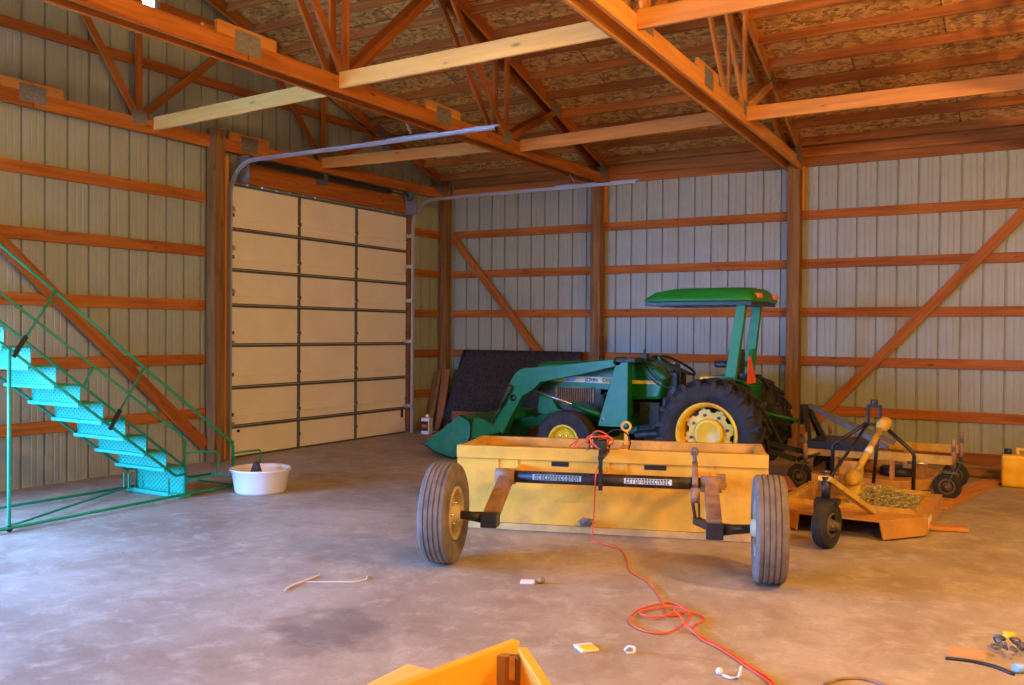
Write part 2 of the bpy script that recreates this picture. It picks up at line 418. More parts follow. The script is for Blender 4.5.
# left wall girts
for gi, z in enumerate(GZ):
    o = board('wall_girt', (.02, -9.35, z), (.02, -4.705, z), .036, .115, M['wood']); tag(o, '%s horizontal orange board on the left wall, behind the green stairs' % GN[gi], 'board', 'left wall girts')
    if z < 3.2:
        o = board('wall_girt', (.02, -.93, z), (.02, -.055, z), .036, .115, M['wood']); tag(o, '%s short orange board between the garage door and the far corner' % GN[gi], 'board', 'short corner girts')
for z, y0, y1, nm in ((4.30, -9.6, -1.75, 'lower'),):
    o = board('gable_girt', (.02, y0, z), (.02, y1, z), .036, .10, M['wood']); tag(o, 'long orange board across the gable siding above the garage door', 'board')
o = board('gable_girt', (.02, -9.6, 4.95), (.02, -5.60, 4.95), .036, .10, M['wood']); tag(o, 'high orange gable board left of the small bright vent opening', 'board')
o = board('gable_girt', (.02, -5.32, 4.95), (.02, -3.85, 4.95), .036, .10, M['wood']); tag(o, 'high orange gable board right of the small bright vent opening', 'board')
# wind braces
o = board('wind_brace', (.235, -.062, 2.94), (1.73, -.062, 1.24), .04, .115, M['wood_warm'], up=(0,1,0)); 
bpy.data.objects.remove(o)
def flat_brace(a, b, w, th, nrm, label, mat):
    o = board('wind_brace', a, b, w, th, mat, up=nrm); tag(o, label, 'board')
flat_brace((.22,-.062,2.955), (2.35,-.062,.53), .12, .036, (0,1,0), 'diagonal orange brace on the back wall behind the loader, falling to the right', M['wood'])
flat_brace((5.56,-.062,.23), (8.08,-.062,3.012), .12, .036, (0,1,0), 'diagonal orange brace on the back wall behind the mowers, rising to the right', M['wood'])
flat_brace((.06,-8.35,3.47), (.06,-4.72,.19), .13, .036, (1,0,0), 'diagonal orange brace on the left wall behind the green stairs', M['wood'])

# ------------------------------------------------------------------ garage door (structure)
D0, D1 = -4.36, -1.0
dr = bpy.data.objects.new('door_1', None); C.objects.link(dr); put(dr, Matrix.Translation((.05, (D0+D1)/2, 0)), None); tag(dr, kind='structure')
ZJ = [0.004, .372, .829, 1.325, 1.793, 2.206, 2.681, 3.205]
YS = [D0, -3.235, -2.14, D1]
for i in range(7):
    z0, z1 = ZJ[i], ZJ[i+1]
    s = MB().box((.0, D0, z0+.0005), (.035, D1, z1-.0005))
    if i < 6: s.box((.008, D0, z1-.002), (.028, D1, z1+.006))
    pn = s.build('door_section', M['door'], dr)
    f = MB()
    f.box((.035, D0, z1-.028), (.052, D1, z1-.003)); f.box((.035, D0, z0+.003), (.045, D1, z0+.016))
    f.build('section_rail', M['darkgalv'], pn)
    st = MB()
    for y in YS:
        st.box((.035, y-.018 if y > D0 else y, z0+.016), (.055, y+.018 if y < D1 else y, z1-.028))
    st.build('stile', M['darkgalv'], pn)
    if i != 0:
        MB().box((.035, D0+.02, z0+(z1-z0)*.26-.007), (.052, D1-.02, z0+(z1-z0)*.26+.007)).build('pressed_rib', M['door'], pn)
    h = MB()
    for y in YS:
        for dz in ((.30,) if i else (.5,)):
            yy = min(max(y, D0+.03), D1-.03)
            h.box((.055, yy-.02, z0+(z1-z0)*dz-.02), (.068, yy+.02, z0+(z1-z0)*dz+.02))
    h.build('hinge', M['darkgalv'], pn)
MB().lathe([(.016,.0),(.016,.02)], 12, 'X', (.035, -4.22, .31), closed=False).build('lock_button', M['black'], dr)
MB().box((.035,-1.12,.23),(.05,-1.08,.36)).build('door_handle', M['black'], dr)
MB().box((.0, D0, 0), (.04, D1, .012)).build('bottom_seal', M['black'], dr)
# jambs and header
o = board('door_jamb', (.04, -4.455, 0), (.04, -4.455, 3.5), .10, .075, M['wood_warm'], up=(0,1,0)); 
o.matrix_basis = aim((.04,-4.45,0), (.04,-4.45,3.5), (1,0,0)); tag(o, 'orange upright jamb board on the left side of the garage door', 'board')
o = board('door_jamb', (.04, -.955, 0), (.04, -.955, 3.5), .075, .04, M['wood'], up=(1,0,0)); tag(o, 'dark upright jamb board on the right side of the garage door', 'board')
o = board('door_header', (.061, -4.40, 3.345), (.061, -.99, 3.345), .04, .24, M['wood']); tag(o, 'wide orange header board above the garage door', 'board')
# tracks
def track(y, label, side, bz, xe, hx):
    t = thing('door_track', (.15, y, 0), label, 'door track')
    pts = [(.13, y, .0), (.13, y, 3.05)]
    for k in range(1, 9):
        a = k/8*PI/2; pts.append((.13+.38*(1-math.cos(a)), y, 3.05+.37*math.sin(a)))
    pts.append((xe, y, 3.43))
    # C-shaped channel swept along the path
    prof = [(-.014,-.021),(.014,-.021),(.014,-.015),(-.008,-.015),(-.008,.015),(.014,.015),(.014,.021),(-.014,.021)]
    b = MB(); rings = []
    for i, p in enumerate(pts):
        p = Vector(p); a = Vector(pts[max(0,i-1)]); c = Vector(pts[min(len(pts)-1,i+1)]); tg = (c-a).normalized(); nrm = Vector((-tg.z, 0, tg.x))
        rings.append([b.bm.verts.new(p + Vector((0,side*u,0)) + nrm*v) for u, v in prof])
    for A, B_ in zip(rings[:-1], rings[1:]):
        for k in range(len(prof)): b.bm.faces.new((A[k], A[(k+1)%8], B_[(k+1)%8], B_[k]))
    b.bm.faces.new(rings[0]); b.bm.faces.new(rings[-1][::-1])
    b.build('rail', M['galv'], t)
    for z in (.4, 1.35, 1.95, 2.45, 2.9): MB().box((.03, y-side*.04, z-.025), (.15, y-side*.028, z+.025)).box((.078, y-side*.12, z-.025), (.085, y-side*.028, z+.025)).build('wall_bracket', M['galv'], t)
    b = MB().box((.085, y-side*.13, 3.20), (.10, y-side*.02, 3.52)).box((.10, y-side*.13, 3.20), (.30, y-side*.118, 3.52))
    b.build('bearing_plate', M['gusset'], t)
    b = MB().box((hx-.3, y-.012, 3.46), (hx+.3, y+.03, 3.474)).box((hx-.3, y-.012, 3.445), (hx+.3, y-.006, 3.474))
    b.build('angle_iron', M['galv'], t)
    MB().bar((hx, y, 3.47), (hx-.08, y, 3.64 if y < -2 else 3.60), .03, .008).build('hanger_strap', M['galv'], t)
    if xe > 3:
        MB().box((xe-.34, y-side*.018, 3.44), (xe+.05, y+side*.022, 3.456)).build('end_stop', M['galv'], t)
    return t
track(-4.43, 'curved galvanised track at the left side of the garage door, running out under the ceiling', -1, 0, 3.70, 2.72)
track(-.975, 'curved galvanised track at the right side of the garage door, running along the back wall', 1, 0, 3.67, 2.80)
t = thing('torsion_spring', (.2, -2.7, 3.47), 'black torsion spring bar above the garage door header', 'door spring')
MB().tube([(.2,-4.2995,3.47),(.2,-1.106,3.47)], .012, 8).build('shaft', M['darkgalv'], t)
b = MB(); 
for y0, y1 in ((-4.1,-2.99),(-2.87,-1.6)):
    n = 46; b.tube([(.2, y0+(y1-y0)*k/n, 3.47) for k in range(n+1)], [.030 if k%2 else .036 for k in range(n+1)], 10)
b.build('spring', M['black'], t)
MB().box((.0812,-2.97,3.38),(.21,-2.89,3.50)).build('centre_bracket', M['darkgalv'], t)
for y in (-4.23,-1.17):
    MB().lathe([(.02,-.03),(.075,-.03),(.06,-.015),(.06,.015),(.075,.03),(.02,.03)], 20, 'Y', (.2,y,3.47)).build('cable_drum', M['darkgalv'], t)

# ------------------------------------------------------------------ roof trusses
CH = .145
def tc_low(y): return (3.70 + PITCH*(-y if y > RIDGE else y-FY))
NODES = [-2.85, -5.62, -8.98, -11.75]
OFF = .0775
def TX(i, y): return {0: .088, 1: 2.775+.008*-y, 2: 5.42+.042*-y, 3: 8.19}[i]
def make_truss(i, offs, label, side):
    skew = {0: 0, 1: .008, 2: .042, 3: 0}[i]
    F0 = FRAME[0]; FRAME[0] = Matrix.Translation((TX(i, 0), 0, .02 if i else 0)) @ Matrix.Rotation(math.atan(skew), 4, 'Z')
    x = 0
    t = thing('roof_truss', (0, RIDGE, 3.55), label, 'truss', group='roof trusses')
    th = .032
    for dx in offs:
        X = x+dx; MW = M['wood'] if i < 2 else M['wood_warm']
        for a, b_ in ((-.03, -6.75), (-6.76, -10.5), (-10.51, FY+.03)):
            board('bottom_chord', (X, a, 3.622), (X, b_, 3.622), th, CH, MW, t)
        for a, b_ in ((-.02, RIDGE+.01), (FY+.02, RIDGE-.01)):
            board('top_chord', (X, a, tc_low(a)+.078), (X, b_, tc_low(b_)+.078), th, CH, MW, t)
        ws = []
        for n in NODES:
            ws.append(((n, 3.69), (n, tc_low(n)+.03)))
        def up(n, d, L_): ws.append(((n, 3.68), (n+d, tc_low(n+d)+.03)))
        up(-2.85, 1.2, 0); up(-2.85, -1.15, 0); up(-5.62, 1.5, 0); up(-5.62, -1.55, 0)
        up(-8.98, 1.55, 0); up(-8.98, -1.5, 0); up(-11.75, 1.15, 0); up(-11.75, -1.2, 0)
        for (ya, za), (yb, zb) in ws:
            board('web', (X, ya, za), (X, yb, zb), .030, .078, MW, t, up=(0,1,.01) if abs(ya-yb) < .01 else (0,0,1))
    # splice blocks and steel gusset plates
    for yb in (-6.76, -4.12, -10.5):
        for dx in offs:
            board('splice_block', (x+dx, yb+.30, 3.735), (x+dx, yb-.30, 3.735), .032, .10, M['wood_warm'], t)
    outs = [max(offs)+.0175] + ([min(offs)-.0175] if len(offs) > 1 else [])
    def plate(y, z, w, h, rot=0):
        for o_ in outs:
            m = Matrix.Translation((x+o_, y, z)) @ Matrix.Rotation(rot, 4, 'X')
            MB().box((-.002,-w/2,-h/2),(.002,w/2,h/2)).build('gusset_plate', M['gusset'], t, m=m)
    for n in NODES: plate(n, 3.70, .17, .14)
    for yb in (-6.76, -4.12, -10.5): plate(yb, 3.675, .26, .165)
    for y in (-1.66, -4.03, -10.5, -12.9): plate(y, tc_low(y)+.06, .2, .13, math.atan(PITCH)*(-1 if y > RIDGE else 1))
    plate(-.22, 3.72, .3, .2, -math.atan(PITCH)*.5); plate(RIDGE, tc_low(RIDGE)+.04, .24, .2)
    FRAME[0] = F0
    return t
make_truss(0, [0], 'single timber roof truss against the left gable wall, above the garage door', 1)
make_truss(1, [-OFF, OFF], 'double timber roof truss over the post behind the loader, carrying the door tracks', 1)
make_truss(2, [-OFF, OFF], 'double timber roof truss ending on the post right of the tractor canopy', 1)
make_truss(3, [-OFF, OFF], 'double timber roof truss overhead past the right edge of the photo', 1)
# purlins
EDG = OFF+.0175
bn = [(0, 1, 'left bay over the garage door tracks'), (1, 2, 'middle bay above the tractor'), (2, 3, 'right bay above the mowers')]
ordn = ['first','second','third','fourth','fifth','sixth','seventh','eighth','ninth','tenth','eleventh','twelfth','thirteenth','fourteenth','fifteenth','sixteenth','seventeenth','eighteenth']
sl = math.atan(PITCH)
for bi, (t0, t1, nm) in enumerate(bn):
    for k in range(17):
        y = -.235-.422*k; z = under(y)-.056/math.cos(sl)-.004
        nv = (0, math.sin(sl), math.cos(sl)); x0 = TX(t0, y)+(EDG if t0 else .017); x1 = TX(t1, y)-EDG
        o = board('roof_purlin', (x0, y, z), (x1, y, z), .03, .105, M['wood_light'], up=nv)
        tag(o, '%s purlin up from the back eave, %s' % (ordn[k], nm), 'board', 'roof purlins')
# lateral braces between trusses, along the bottom chords
def lat(a, b, mat, label, h=.14):
    o = board('truss_brace', a, b, .034, h, mat); tag(o, label, 'board', None)
lat((.105,-5.43,3.665),(TX(1,-5.6)-EDG,-5.60,3.665), M['wood_pale'], 'pale new board running from the gable truss to the near left double truss')
lat((TX(1,-5.7)+EDG,-5.70,3.675),(TX(2,-5.8)-EDG,-5.80,3.675), M['wood_pale'], 'palest yellow board with knots between the two double trusses')
lat((TX(2,-5.84)+EDG,-5.84,3.675),(8.09,-5.9,3.675), M['wood_warm'], 'orange brace board nearest the camera, at the top right of the photo')
lat((.105,-2.88,3.665),(TX(1,-2.76)-EDG,-2.76,3.665), M['wood_warm'], 'light orange brace board above the end of the long door track, left bay')
lat((TX(1,-2.55)+EDG,-2.55,3.675),(TX(2,-2.78)-EDG,-2.78,3.675), M['wood_warm'], 'orange brace board in the middle bay, right of the end of the door track')
lat((TX(2,-2.8)+EDG,-2.80,3.675),(8.09,-2.80,3.675), M['wood_warm'], 'orange brace board crossing the right bay above the back wall')

# ------------------------------------------------------------------ wheels
def wheel(parent, c, Rr, w, rim_r, tyre_mat, rim_mat, style, name='wheel', side=-1, hub='dish', seg=48):
    """wheel whose axle is along local Y; outer side faces side*Y"""
    x, y, z = c
    W = bpy.data.objects.new(name, None); C.objects.link(W); put(W, FRAME[0] @ Matrix.Translation(c), parent)
    h = w/2
    b = MB()
    if style == 'rib':
        g = .006*Rr/.325
        tr = [(rim_r,-h*.80),(rim_r+(Rr-rim_r)*.35,-h*.98),(Rr*.90,-h*1.0),(Rr*.965,-h*.88)]
        ribs = 5; a0, a1 = -h*.84, h*.84; step = (a1-a0)/ribs
        for i in range(ribs):
            s0 = a0+i*step; crown = Rr - .010*((s0+step/2)/h)**2
            if i: tr += [(crown-g*1.2, s0+.0015), (crown, s0+.006)]
            else: tr += [(crown-.003, s0+.003)]
            tr += [(crown, s0+step-.006)]
            if i < ribs-1: tr += [(crown-g*1.2, s0+step-.0015)]
        tr += [(Rr*.965,h*.88),(Rr*.90,h*1.0),(rim_r+(Rr-rim_r)*.35,h*.98),(rim_r,h*.80)]
        b.lathe(tr, seg, 'Y', c, smooth=False)
    else:
        tr = [(rim_r,-h*.86),(rim_r+(Rr-rim_r)*.4,-h),(Rr*.86,-h*.98),(Rr*.93,-h*.84),(Rr*.94,0),(Rr*.93,h*.84),(Rr*.86,h*.98),(rim_r+(Rr-rim_r)*.4,h),(rim_r,h*.86)]
        b.lathe(tr, seg, 'Y', c)
    ty = b.build('tyre', tyre_mat, W)
    if style == 'lug':
        b = MB(); n = 20
        for s_ in (-1, 1):
            for k in range(n):
                a = 2*PI*(k+(.5 if s_ > 0 else 0))/n
                m = Matrix.Translation(c) @ Matrix.Rotation(a, 4, 'Y') @ Matrix.Translation((0, s_*h*.50, Rr*.955)) @ Matrix.Rotation(s_*R(-42), 4, 'Z')
                b.box((-.022,-h*.62,-.05),(.022,h*.62,Rr*.045), m)
                m2 = Matrix.Translation(c) @ Matrix.Rotation(a+s_*0+.16, 4, 'Y') @ Matrix.Translation((0, s_*h*.93, Rr*.90))
                b.box((-.024,-.018,-.055),(.024,.018,.035), m2)
        b.build('tread_lugs', tyre_mat, ty, bevel=.006)
    # rim
    s_ = side
    b = MB(); rr = rim_r
    b.lathe([(rr+.012, s_*h*.80),(rr+.012, s_*h*.92),(rr-.004, s_*h*.94),(rr-.03*rr/.3, s_*h*.80),(rr*.86, s_*h*.25),(rr*.86,-s_*h*.3),(rr*.9,-s_*h*.8),(rr+.012,-s_*h*.92),(rr+.012,-s_*h*.80),(rr,-s_*h*.6),(rr*.93,0),(rr,s_*h*.6)], seg, 'Y', c)
    rim = b.build('rim', rim_mat, W)
    if hub == 'scalloped':
        b = MB(); prof = []; n = 96
        cr = [(.80 if (k % 12) < 8 else .70)*rr for k in range(n)]
        y0, y1 = s_*h*.30, s_*h*.42
        pts = [(cr[k]*math.cos(2*PI*k/n), cr[k]*math.sin(2*PI*k/n)) for k in range(n)]
        FR = Matrix.Translation(c)
        vs = [FR @ Vector((a, y0, b_)) for a, b_ in pts] + [FR @ Vector((a, y1, b_)) for a, b_ in pts]
        b._faces(vs, [tuple(range(n)), tuple(range(n, 2*n))] + [(i, (i+1)%n, n+(i+1)%n, n+i) for i in range(n)])
        b.lathe([(0.001,y1),(.50*rr,y1),(.50*rr,y1+s_*.030),(.43*rr,y1+s_*.045),(.34*rr,y1+s_*.035),(.001,y1+s_*.02)], 40, 'Y', c, closed=False)
        b.build('wheel_disc', M['rim_yellow'], W)
        b = MB()
        for k in range(8):
            a = 2*PI*(k+.3)/8; p = Vector(c)+Vector((rr*.62*math.cos(a), 0, rr*.62*math.sin(a)))
            b.tube([p+Vector((0,y1,0)), p+Vector((0,y1+s_*.018,0))], .014, 8)
        b.build('wheel_bolts', M['black'], W)
        # clamp lugs to the rim
        b = MB()
        for k in range(8):
            a = 2*PI*(k+.33)/8; m = Matrix.Translation(c) @ Matrix.Rotation(-a, 4, 'Y')
            b.box((rr*.74, min(y0,y1)-.002, -.02), (rr*.90, max(y0,y1)+.004, .02), m)
        b.build('rim_clamps', M['rim_yellow'], W)
    else:
        y1 = s_*h*.35
        b = MB().lathe([(.001,y1-s_*.012),(rr*.86,y1-s_*.012),(rr*.86,y1),(rr*.62,y1),(rr*.52,y1+s_*.025),(rr*.36,y1+s_*.03),(rr*.32,y1+s_*.07),(rr*.2,y1+s_*.08),(.001,y1+s_*.08)], 32, 'Y', c, closed=False)
        b.build('wheel_disc', rim_mat, W)
        b = MB()
        for k in range(6):
            a = 2*PI*k/6; p = Vector(c)+Vector((rr*.44*math.cos(a), 0, rr*.44*math.sin(a)))
            b.tube([p+Vector((0,y1+s_*.02,0)), p+Vector((0,y1+s_*.045,0))], rr*.045, 6)
        b.build('wheel_bolts', M['chrome'] if style == 'rib' else M['black'], W)
    return W

# ------------------------------------------------------------------ the tractor
CY = -2.43
T = thing('tractor', (4.6, CY, 0), 'green farm tractor with yellow wheels, canopy and front loader, parked along the back wall', 'tractor')
wheel(T, (5.43,-3.17,.532), .530, .38, .295, M['rubber'], M['rim_rear'], 'lug', 'rear_wheel', -1, 'scalloped', 64)
wheel(T, (5.31,-1.80,.532), .530, .38, .295, M['rubber'], M['rim_rear'], 'lug', 'rear_wheel', 1, 'scalloped', 64)
wheel(T, (3.80,-3.08,.335), .335, .19, .17, M['rubber'], M['rim_yellow'], 'rib', 'front_wheel', -1)
wheel(T, (3.80,-1.78,.335), .335, .19, .17, M['rubber'], M['rim_yellow'], 'rib', 'front_wheel', 1)
# chassis, engine, transmission
b = MB(); b.box((3.35,CY-.13,.42),(4.75,CY+.13,.62)); b.box((4.7,CY-.2,.36),(5.65,CY+.2,.82)); b.tube([(5.42,-2.98,.535),(5.35,-1.98,.535)], .09, 16)
b.build('transmission', M['engine'], T, bevel=.015)
b = MB(); b.box((3.55,CY-.17,.60),(4.35,CY+.17,.84))
for k in range(4): b.tube([(3.65+k*.18,CY-.20,.64),(3.65+k*.18,CY-.20,.82)], .035, 10)
b.lathe([(.001,-.30),(.085,-.30),(.085,-.17),(.001,-.17)], 20, 'Y', (4.25,CY,.66), closed=False)
b.tube([(3.6,CY-.21,.60),(3.9,CY-.22,.56),(4.3,CY-.21,.60)], .03, 8)
b.box((4.45,CY-.22,.48),(4.68,CY-.14,.76)); b.tube([(4.42,CY-.24,.40),(4.72,CY-.24,.44)], .045, 12)
b.build('engine', M['engine'], T, bevel=.008)
MB().box((3.72,-2.98,.28),(3.88,-1.88,.38)).box((3.70,CY-.12,.30),(3.90,CY+.12,.46)).build('front_axle', M['green'], T, bevel=.01)
# hood with rounded top
def hoodsec(z0, z1, hw, r=.06, n=5):
    pts = [(-hw, z0)]
    for k in range(n+1):
        a = PI - k/n*PI/2; pts.append((-hw+r+r*math.cos(a), z1-r+r*math.sin(a)))
    for k in range(n+1):
        a = PI/2 - k/n*PI/2; pts.append((hw-r+r*math.cos(a), z1-r+r*math.sin(a)))
    pts.append((hw, z0)); return pts
def loft(secs, name, mat, parent, bevel=0):
    b = MB(); rings = []
    for x, pts in secs: rings.append([b.bm.verts.new((x, CY+p, z)) for p, z in pts])
    n = len(rings[0])
    for A, B_ in zip(rings[:-1], rings[1:]):
        for k in range(n): b.bm.faces.new((A[k], A[(k+1)%n], B_[(k+1)%n], B_[k]))
    b.bm.faces.new(rings[0]); b.bm.faces.new(rings[-1][::-1])
    return b.build(name, mat, parent, bevel)
hd = loft([(3.20,hoodsec(.90,1.135,.23)),(3.26,hoodsec(.88,1.160,.25)),(3.9,hoodsec(.88,1.180,.25)),(4.29,hoodsec(.88,1.195,.25))], 'hood', M['green'], T)
b = MB().box((3.215,CY-.245,.58),(3.25,CY+.245,.905)); 
b.build('front_grille', M['black'], T)
MB().box((3.23,CY-.235,.56),(4.0,CY+.235,.88)).build('side_screen_core', M['engine'], T)
b = MB()
for k in range(16): b.box((3.46+k*.028, CY-.252, .725), (3.468+k*.028, CY-.238, .895))
b.box((3.44,CY-.25,.72),(3.46,CY-.236,.90)); b.box((3.905,CY-.25,.72),(3.925,CY-.236,.90))
b.build('side_grille', M['rusty'], T)
# stripe and lettering on the hood side
MB().box((3.33,CY-.2535,.945),(4.29,CY-.2495,1.012)).build('hood_stripe', M['decal_w'], hd, label='cream and yellow stripe along the hood')
MB().box((3.46,CY-.2550,.953),(3.55,CY-.2520,1.004)).build('stripe_block', M['decal_y'], hd)
MB().box((3.57,CY-.2550,.953),(3.70,CY-.2520,1.004)).build('stripe_block', M['decal_b'], hd)
text_mesh('lettering', 'JOHN', .058, M['ink'], Matrix.Translation((3.82,CY-.2545,.958)) @ Matrix.Rotation(PI/2, 4, 'X'), hd)
text_mesh('lettering', 'DEERE', .058, M['ink'], Matrix.Translation((4.03,CY-.2545,.958)) @ Matrix.Rotation(PI/2, 4, 'X'), hd)
MB().box((4.01,CY-.2545,.949),(4.285,CY-.2525,1.008)).build('stripe_block', M['decal_y'], hd)
# cowl / fuel tank
def cowlsec(z0, z1, hw): return hoodsec(z0, z1, hw, .05)
b = MB(); poly = [(4.30,1.205),(4.58,1.185),(4.775,1.045),(4.70,.80),(4.42,.78),(4.30,.80)]
b.prism(poly, CY-.27, CY+.27); cw = b.build('cowl', M['green'], T, bevel=.03)
MB().box((4.31,CY-.2755,.955),(4.675,CY-.2705,.992)).build('cowl_stripe', M['decal_y'], cw, label='yellow stripe on the cowl')
MB().lathe([(.001,0),(.035,0),(.035,.03),(.001,.035)], 16, 'Z', (4.45,CY,1.195), closed=False).build('filler_cap', M['black'], cw)
MB().tube([(3.85,CY+.1,1.17),(3.85,CY+.1,1.23)], .03, 12).build('intake_stack', M['black'], hd)
# steering wheel
b = MB(); sw = Matrix.Translation((4.80,CY,1.155)) @ Matrix.Rotation(R(28), 4, 'Y')
b.tube([sw @ Vector((.20*math.cos(2*PI*k/32), .20*math.sin(2*PI*k/32), 0)) for k in range(32)], .014, 8, closed=True)
for k in range(3):
    a = 2*PI*k/3; b.tube([sw @ Vector((0,0,-.02)), sw @ Vector((.19*math.cos(a), .19*math.sin(a), 0))], .009, 6)
b.lathe([(.001,0),(.035,0),(.03,.03),(.001,.03)], 12, 'Z', tuple(sw @ Vector((0,0,-.02))), closed=False)
b.build('steering_wheel', M['blackplastic'], T)
b = MB().tube([tuple(sw @ Vector((0,0,0))),(4.74,CY,.92)], .03, 10).box((4.70,CY-.15,.82),(4.84,CY+.15,1.08))
for k, (dx, dy, h) in enumerate(((.06,-.17,.2),(.10,-.19,.16),(.02,.18,.2))): b.tube([(4.78+dx,CY+dy*.8,.9),(4.80+dx,CY+dy,1.0+h*.5)], .008, 6)
b.build('dashboard', M['blackplastic'], T, bevel=.01)
# hydraulic control hoses beside the cowl
b = MB()
b.tube([(4.52,CY-.30,1.22),(4.60,CY-.33,1.10),(4.70,CY-.34,1.0),(4.80,CY-.33,1.02),(4.84,CY-.30,1.1)], .010, 6)
b.tube([(4.50,CY-.32,1.22),(4.58,CY-.36,1.06),(4.72,CY-.36,.96),(4.86,CY-.34,.92)], .010, 6)
b.tube([(4.56,CY-.34,1.17),(4.66,CY-.37,1.12),(4.74,CY-.35,1.16),(4.70,CY-.33,1.21),(4.60,CY-.32,1.2)], .009, 6)
b.tube([(4.40,CY-.36,1.225),(4.62,CY-.36,1.24),(4.74,CY-.34,1.20),(4.82,CY-.30,1.08)], .010, 6)
b.build('hydraulic_hose', M['engine'], T)
b = MB().box((4.33,CY-.58,1.19),(4.55,CY-.30,1.235)).box((4.52,CY-.40,1.20),(4.60,CY-.30,1.28)).tube([(4.56,CY-.36,1.24),(4.56,CY-.36,1.33)], .01, 6)
b.build('loader_valve', M['engine'], T, bevel=.006)
# seat
b = MB().box((5.10,CY-.20,.98),(5.42,CY+.20,1.055)); st = b.build('seat', M['seat_yellow'], T, bevel=.03)
MB().box((5.40,CY-.19,1.02),(5.48,CY+.19,1.34)).build('seat_back', M['blackplastic'], st, bevel=.03)
MB().box((5.28,CY-.27,1.15),(5.46,CY-.20,1.22)).build('armrest', M['blackplastic'], st, bevel=.025)
MB().box((5.23,CY+.20,1.14),(5.46,CY+.27,1.205)).build('armrest', M['blackplastic'], st, bevel=.025)
MB().box((5.15,CY-.12,.80),(5.40,CY+.12,.98)).build('seat_base', M['engine'], st)
# fenders
for s_ in (-1, 1):
    b = MB(); a0, a1, n = R(55), R(140), 12
    ya, yb = CY+s_*.36, CY+s_*.42; rf = .50; fx = 5.42 if s_ < 0 else 5.31
    poly = [(fx+rf*math.cos(a0+(a1-a0)*k/n), .56+rf*math.sin(a0+(a1-a0)*k/n)) for k in range(n+1)] + [(fx-.32,.76),(fx-.22,.70),(fx+.2,.70)]
    b.prism(poly, ya-.008, ya+.008)
    for k in range(n):
        p = [(fx+r*math.cos(a0+(a1-a0)*q/n), .56+r*math.sin(a0+(a1-a0)*q/n)) for q, r in ((k,rf),(k+1,rf),(k+1,rf+.01),(k,rf+.01))]
        b.prism(p, ya-.01, CY+s_*.43)
    b.build('fender', M['green'], T)
# rops and canopy
for y in (-2.80, -2.06):
    b = MB(); w0 = .05
    P = [(5.425,.95),(5.54,.95),(5.655,1.82),(5.56,1.82)] if y < -2.4 else [(5.385,.95),(5.50,.95),(5.595,1.82),(5.505,1.82)]
    b.prism(P, y-.035, y+.035)
    b.build('rollover_post', M['green_canopy'], T, bevel=.006)
MB().box((5.40,-2.84,.78),(5.58,-2.02,.96)).build('rollover_base', M['green'], T, bevel=.01)
b = MB(); x0, x1, y0, y1 = 4.585, 5.77, -2.95, -2.0
def rr(x0, x1, y0, y1, r, z, n=5):
    o = []
    for cx, cy, a0 in ((x1-r,y1-r,0),(x0+r,y1-r,90),(x0+r,y0+r,180),(x1-r,y0+r,270)):
        for k in range(n+1):
            a = R(a0+90*k/n); o.append((cx+r*math.cos(a), cy+r*math.sin(a), z))
    return o
secs = [rr(x0+.02,x1-.02,y0+.02,y1-.02,.10,1.815), rr(x0,x1,y0,y1,.12,1.825), rr(x0,x1,y0,y1,.12,1.845), rr(x0+.10,x1-.05,y0+.03,y1-.03,.14,1.92), rr(x0+.30,x1-.08,y0+.08,y1-.08,.16,1.957), rr(x0+.6,x1-.3,y0+.3,y1-.3,.1,1.968)]
rings = [[b.bm.verts.new(v) for v in s_] for s_ in secs]; n = len(rings[0])
for A, B_ in zip(rings[:-1], rings[1:]):
    for k in range(n):
        f = b.bm.faces.new((A[k], A[(k+1)%n], B_[(k+1)%n], B_[k])); f.smooth = True
b.bm.faces.new(rings[0][::-1]); b.bm.faces.new(rings[-1])
cn = b.build('canopy', M['green_canopy'], T)
MB().box((x0+.03,y0+.03,1.782),(x1-.04,y1-.03,1.816)).build('canopy_liner', M['black'], cn)
for y in (y0+.20, y1-.16): MB().box((x1-.06,y-.06,1.85),(x1+.01,y+.06,1.905)).build('marker_lamp', M['amber'], cn, bevel=.012)
# slow vehicle emblem
b = MB(); c0 = Vector((5.60, CY-.06, 1.12)); FRm = Matrix.Translation(c0) @ Matrix.Rotation(R(-5), 4, 'Y')
tri = [(-.15,-.13),(.15,-.13),(.03,.15),(-.03,.15)]
vs = [FRm @ Vector((d, a, h)) for d in (0, .012) for a, h in tri]
b._faces(vs, [(0,1,2,3),(7,6,5,4),(0,4,5,1),(1,5,6,2),(2,6,7,3),(3,7,4,0)])
b.build('slow_vehicle_triangle', M['red'], T)
MB().box((5.50,CY-.10,1.03),(5.60,CY-.02,1.09)).build('triangle_bracket', M['black'], T)
# three-point linkage and rear drawbar
b = MB().tube([(5.62,CY,.70),(5.74,CY,.69),(6.08,CY,.63)], .018, 8)
b.build('top_link', M['green'], T)
for s_ in (-1, 1):
    MB().bar((5.60,CY+s_*.22,.38), (6.12,CY+s_*.28,.28), .03, .05).build('lower_link', M['engine'], T)
    MB().bar((5.66,CY+s_*.22,.74), (5.86,CY+s_*.25,.34), .022, .022).build('lift_rod', M['engine'], T)
    MB().bar((5.50,CY+s_*.16,.76), (5.70,CY+s_*.22,.76), .03, .05).build('rocker_arm', M['engine'], T)
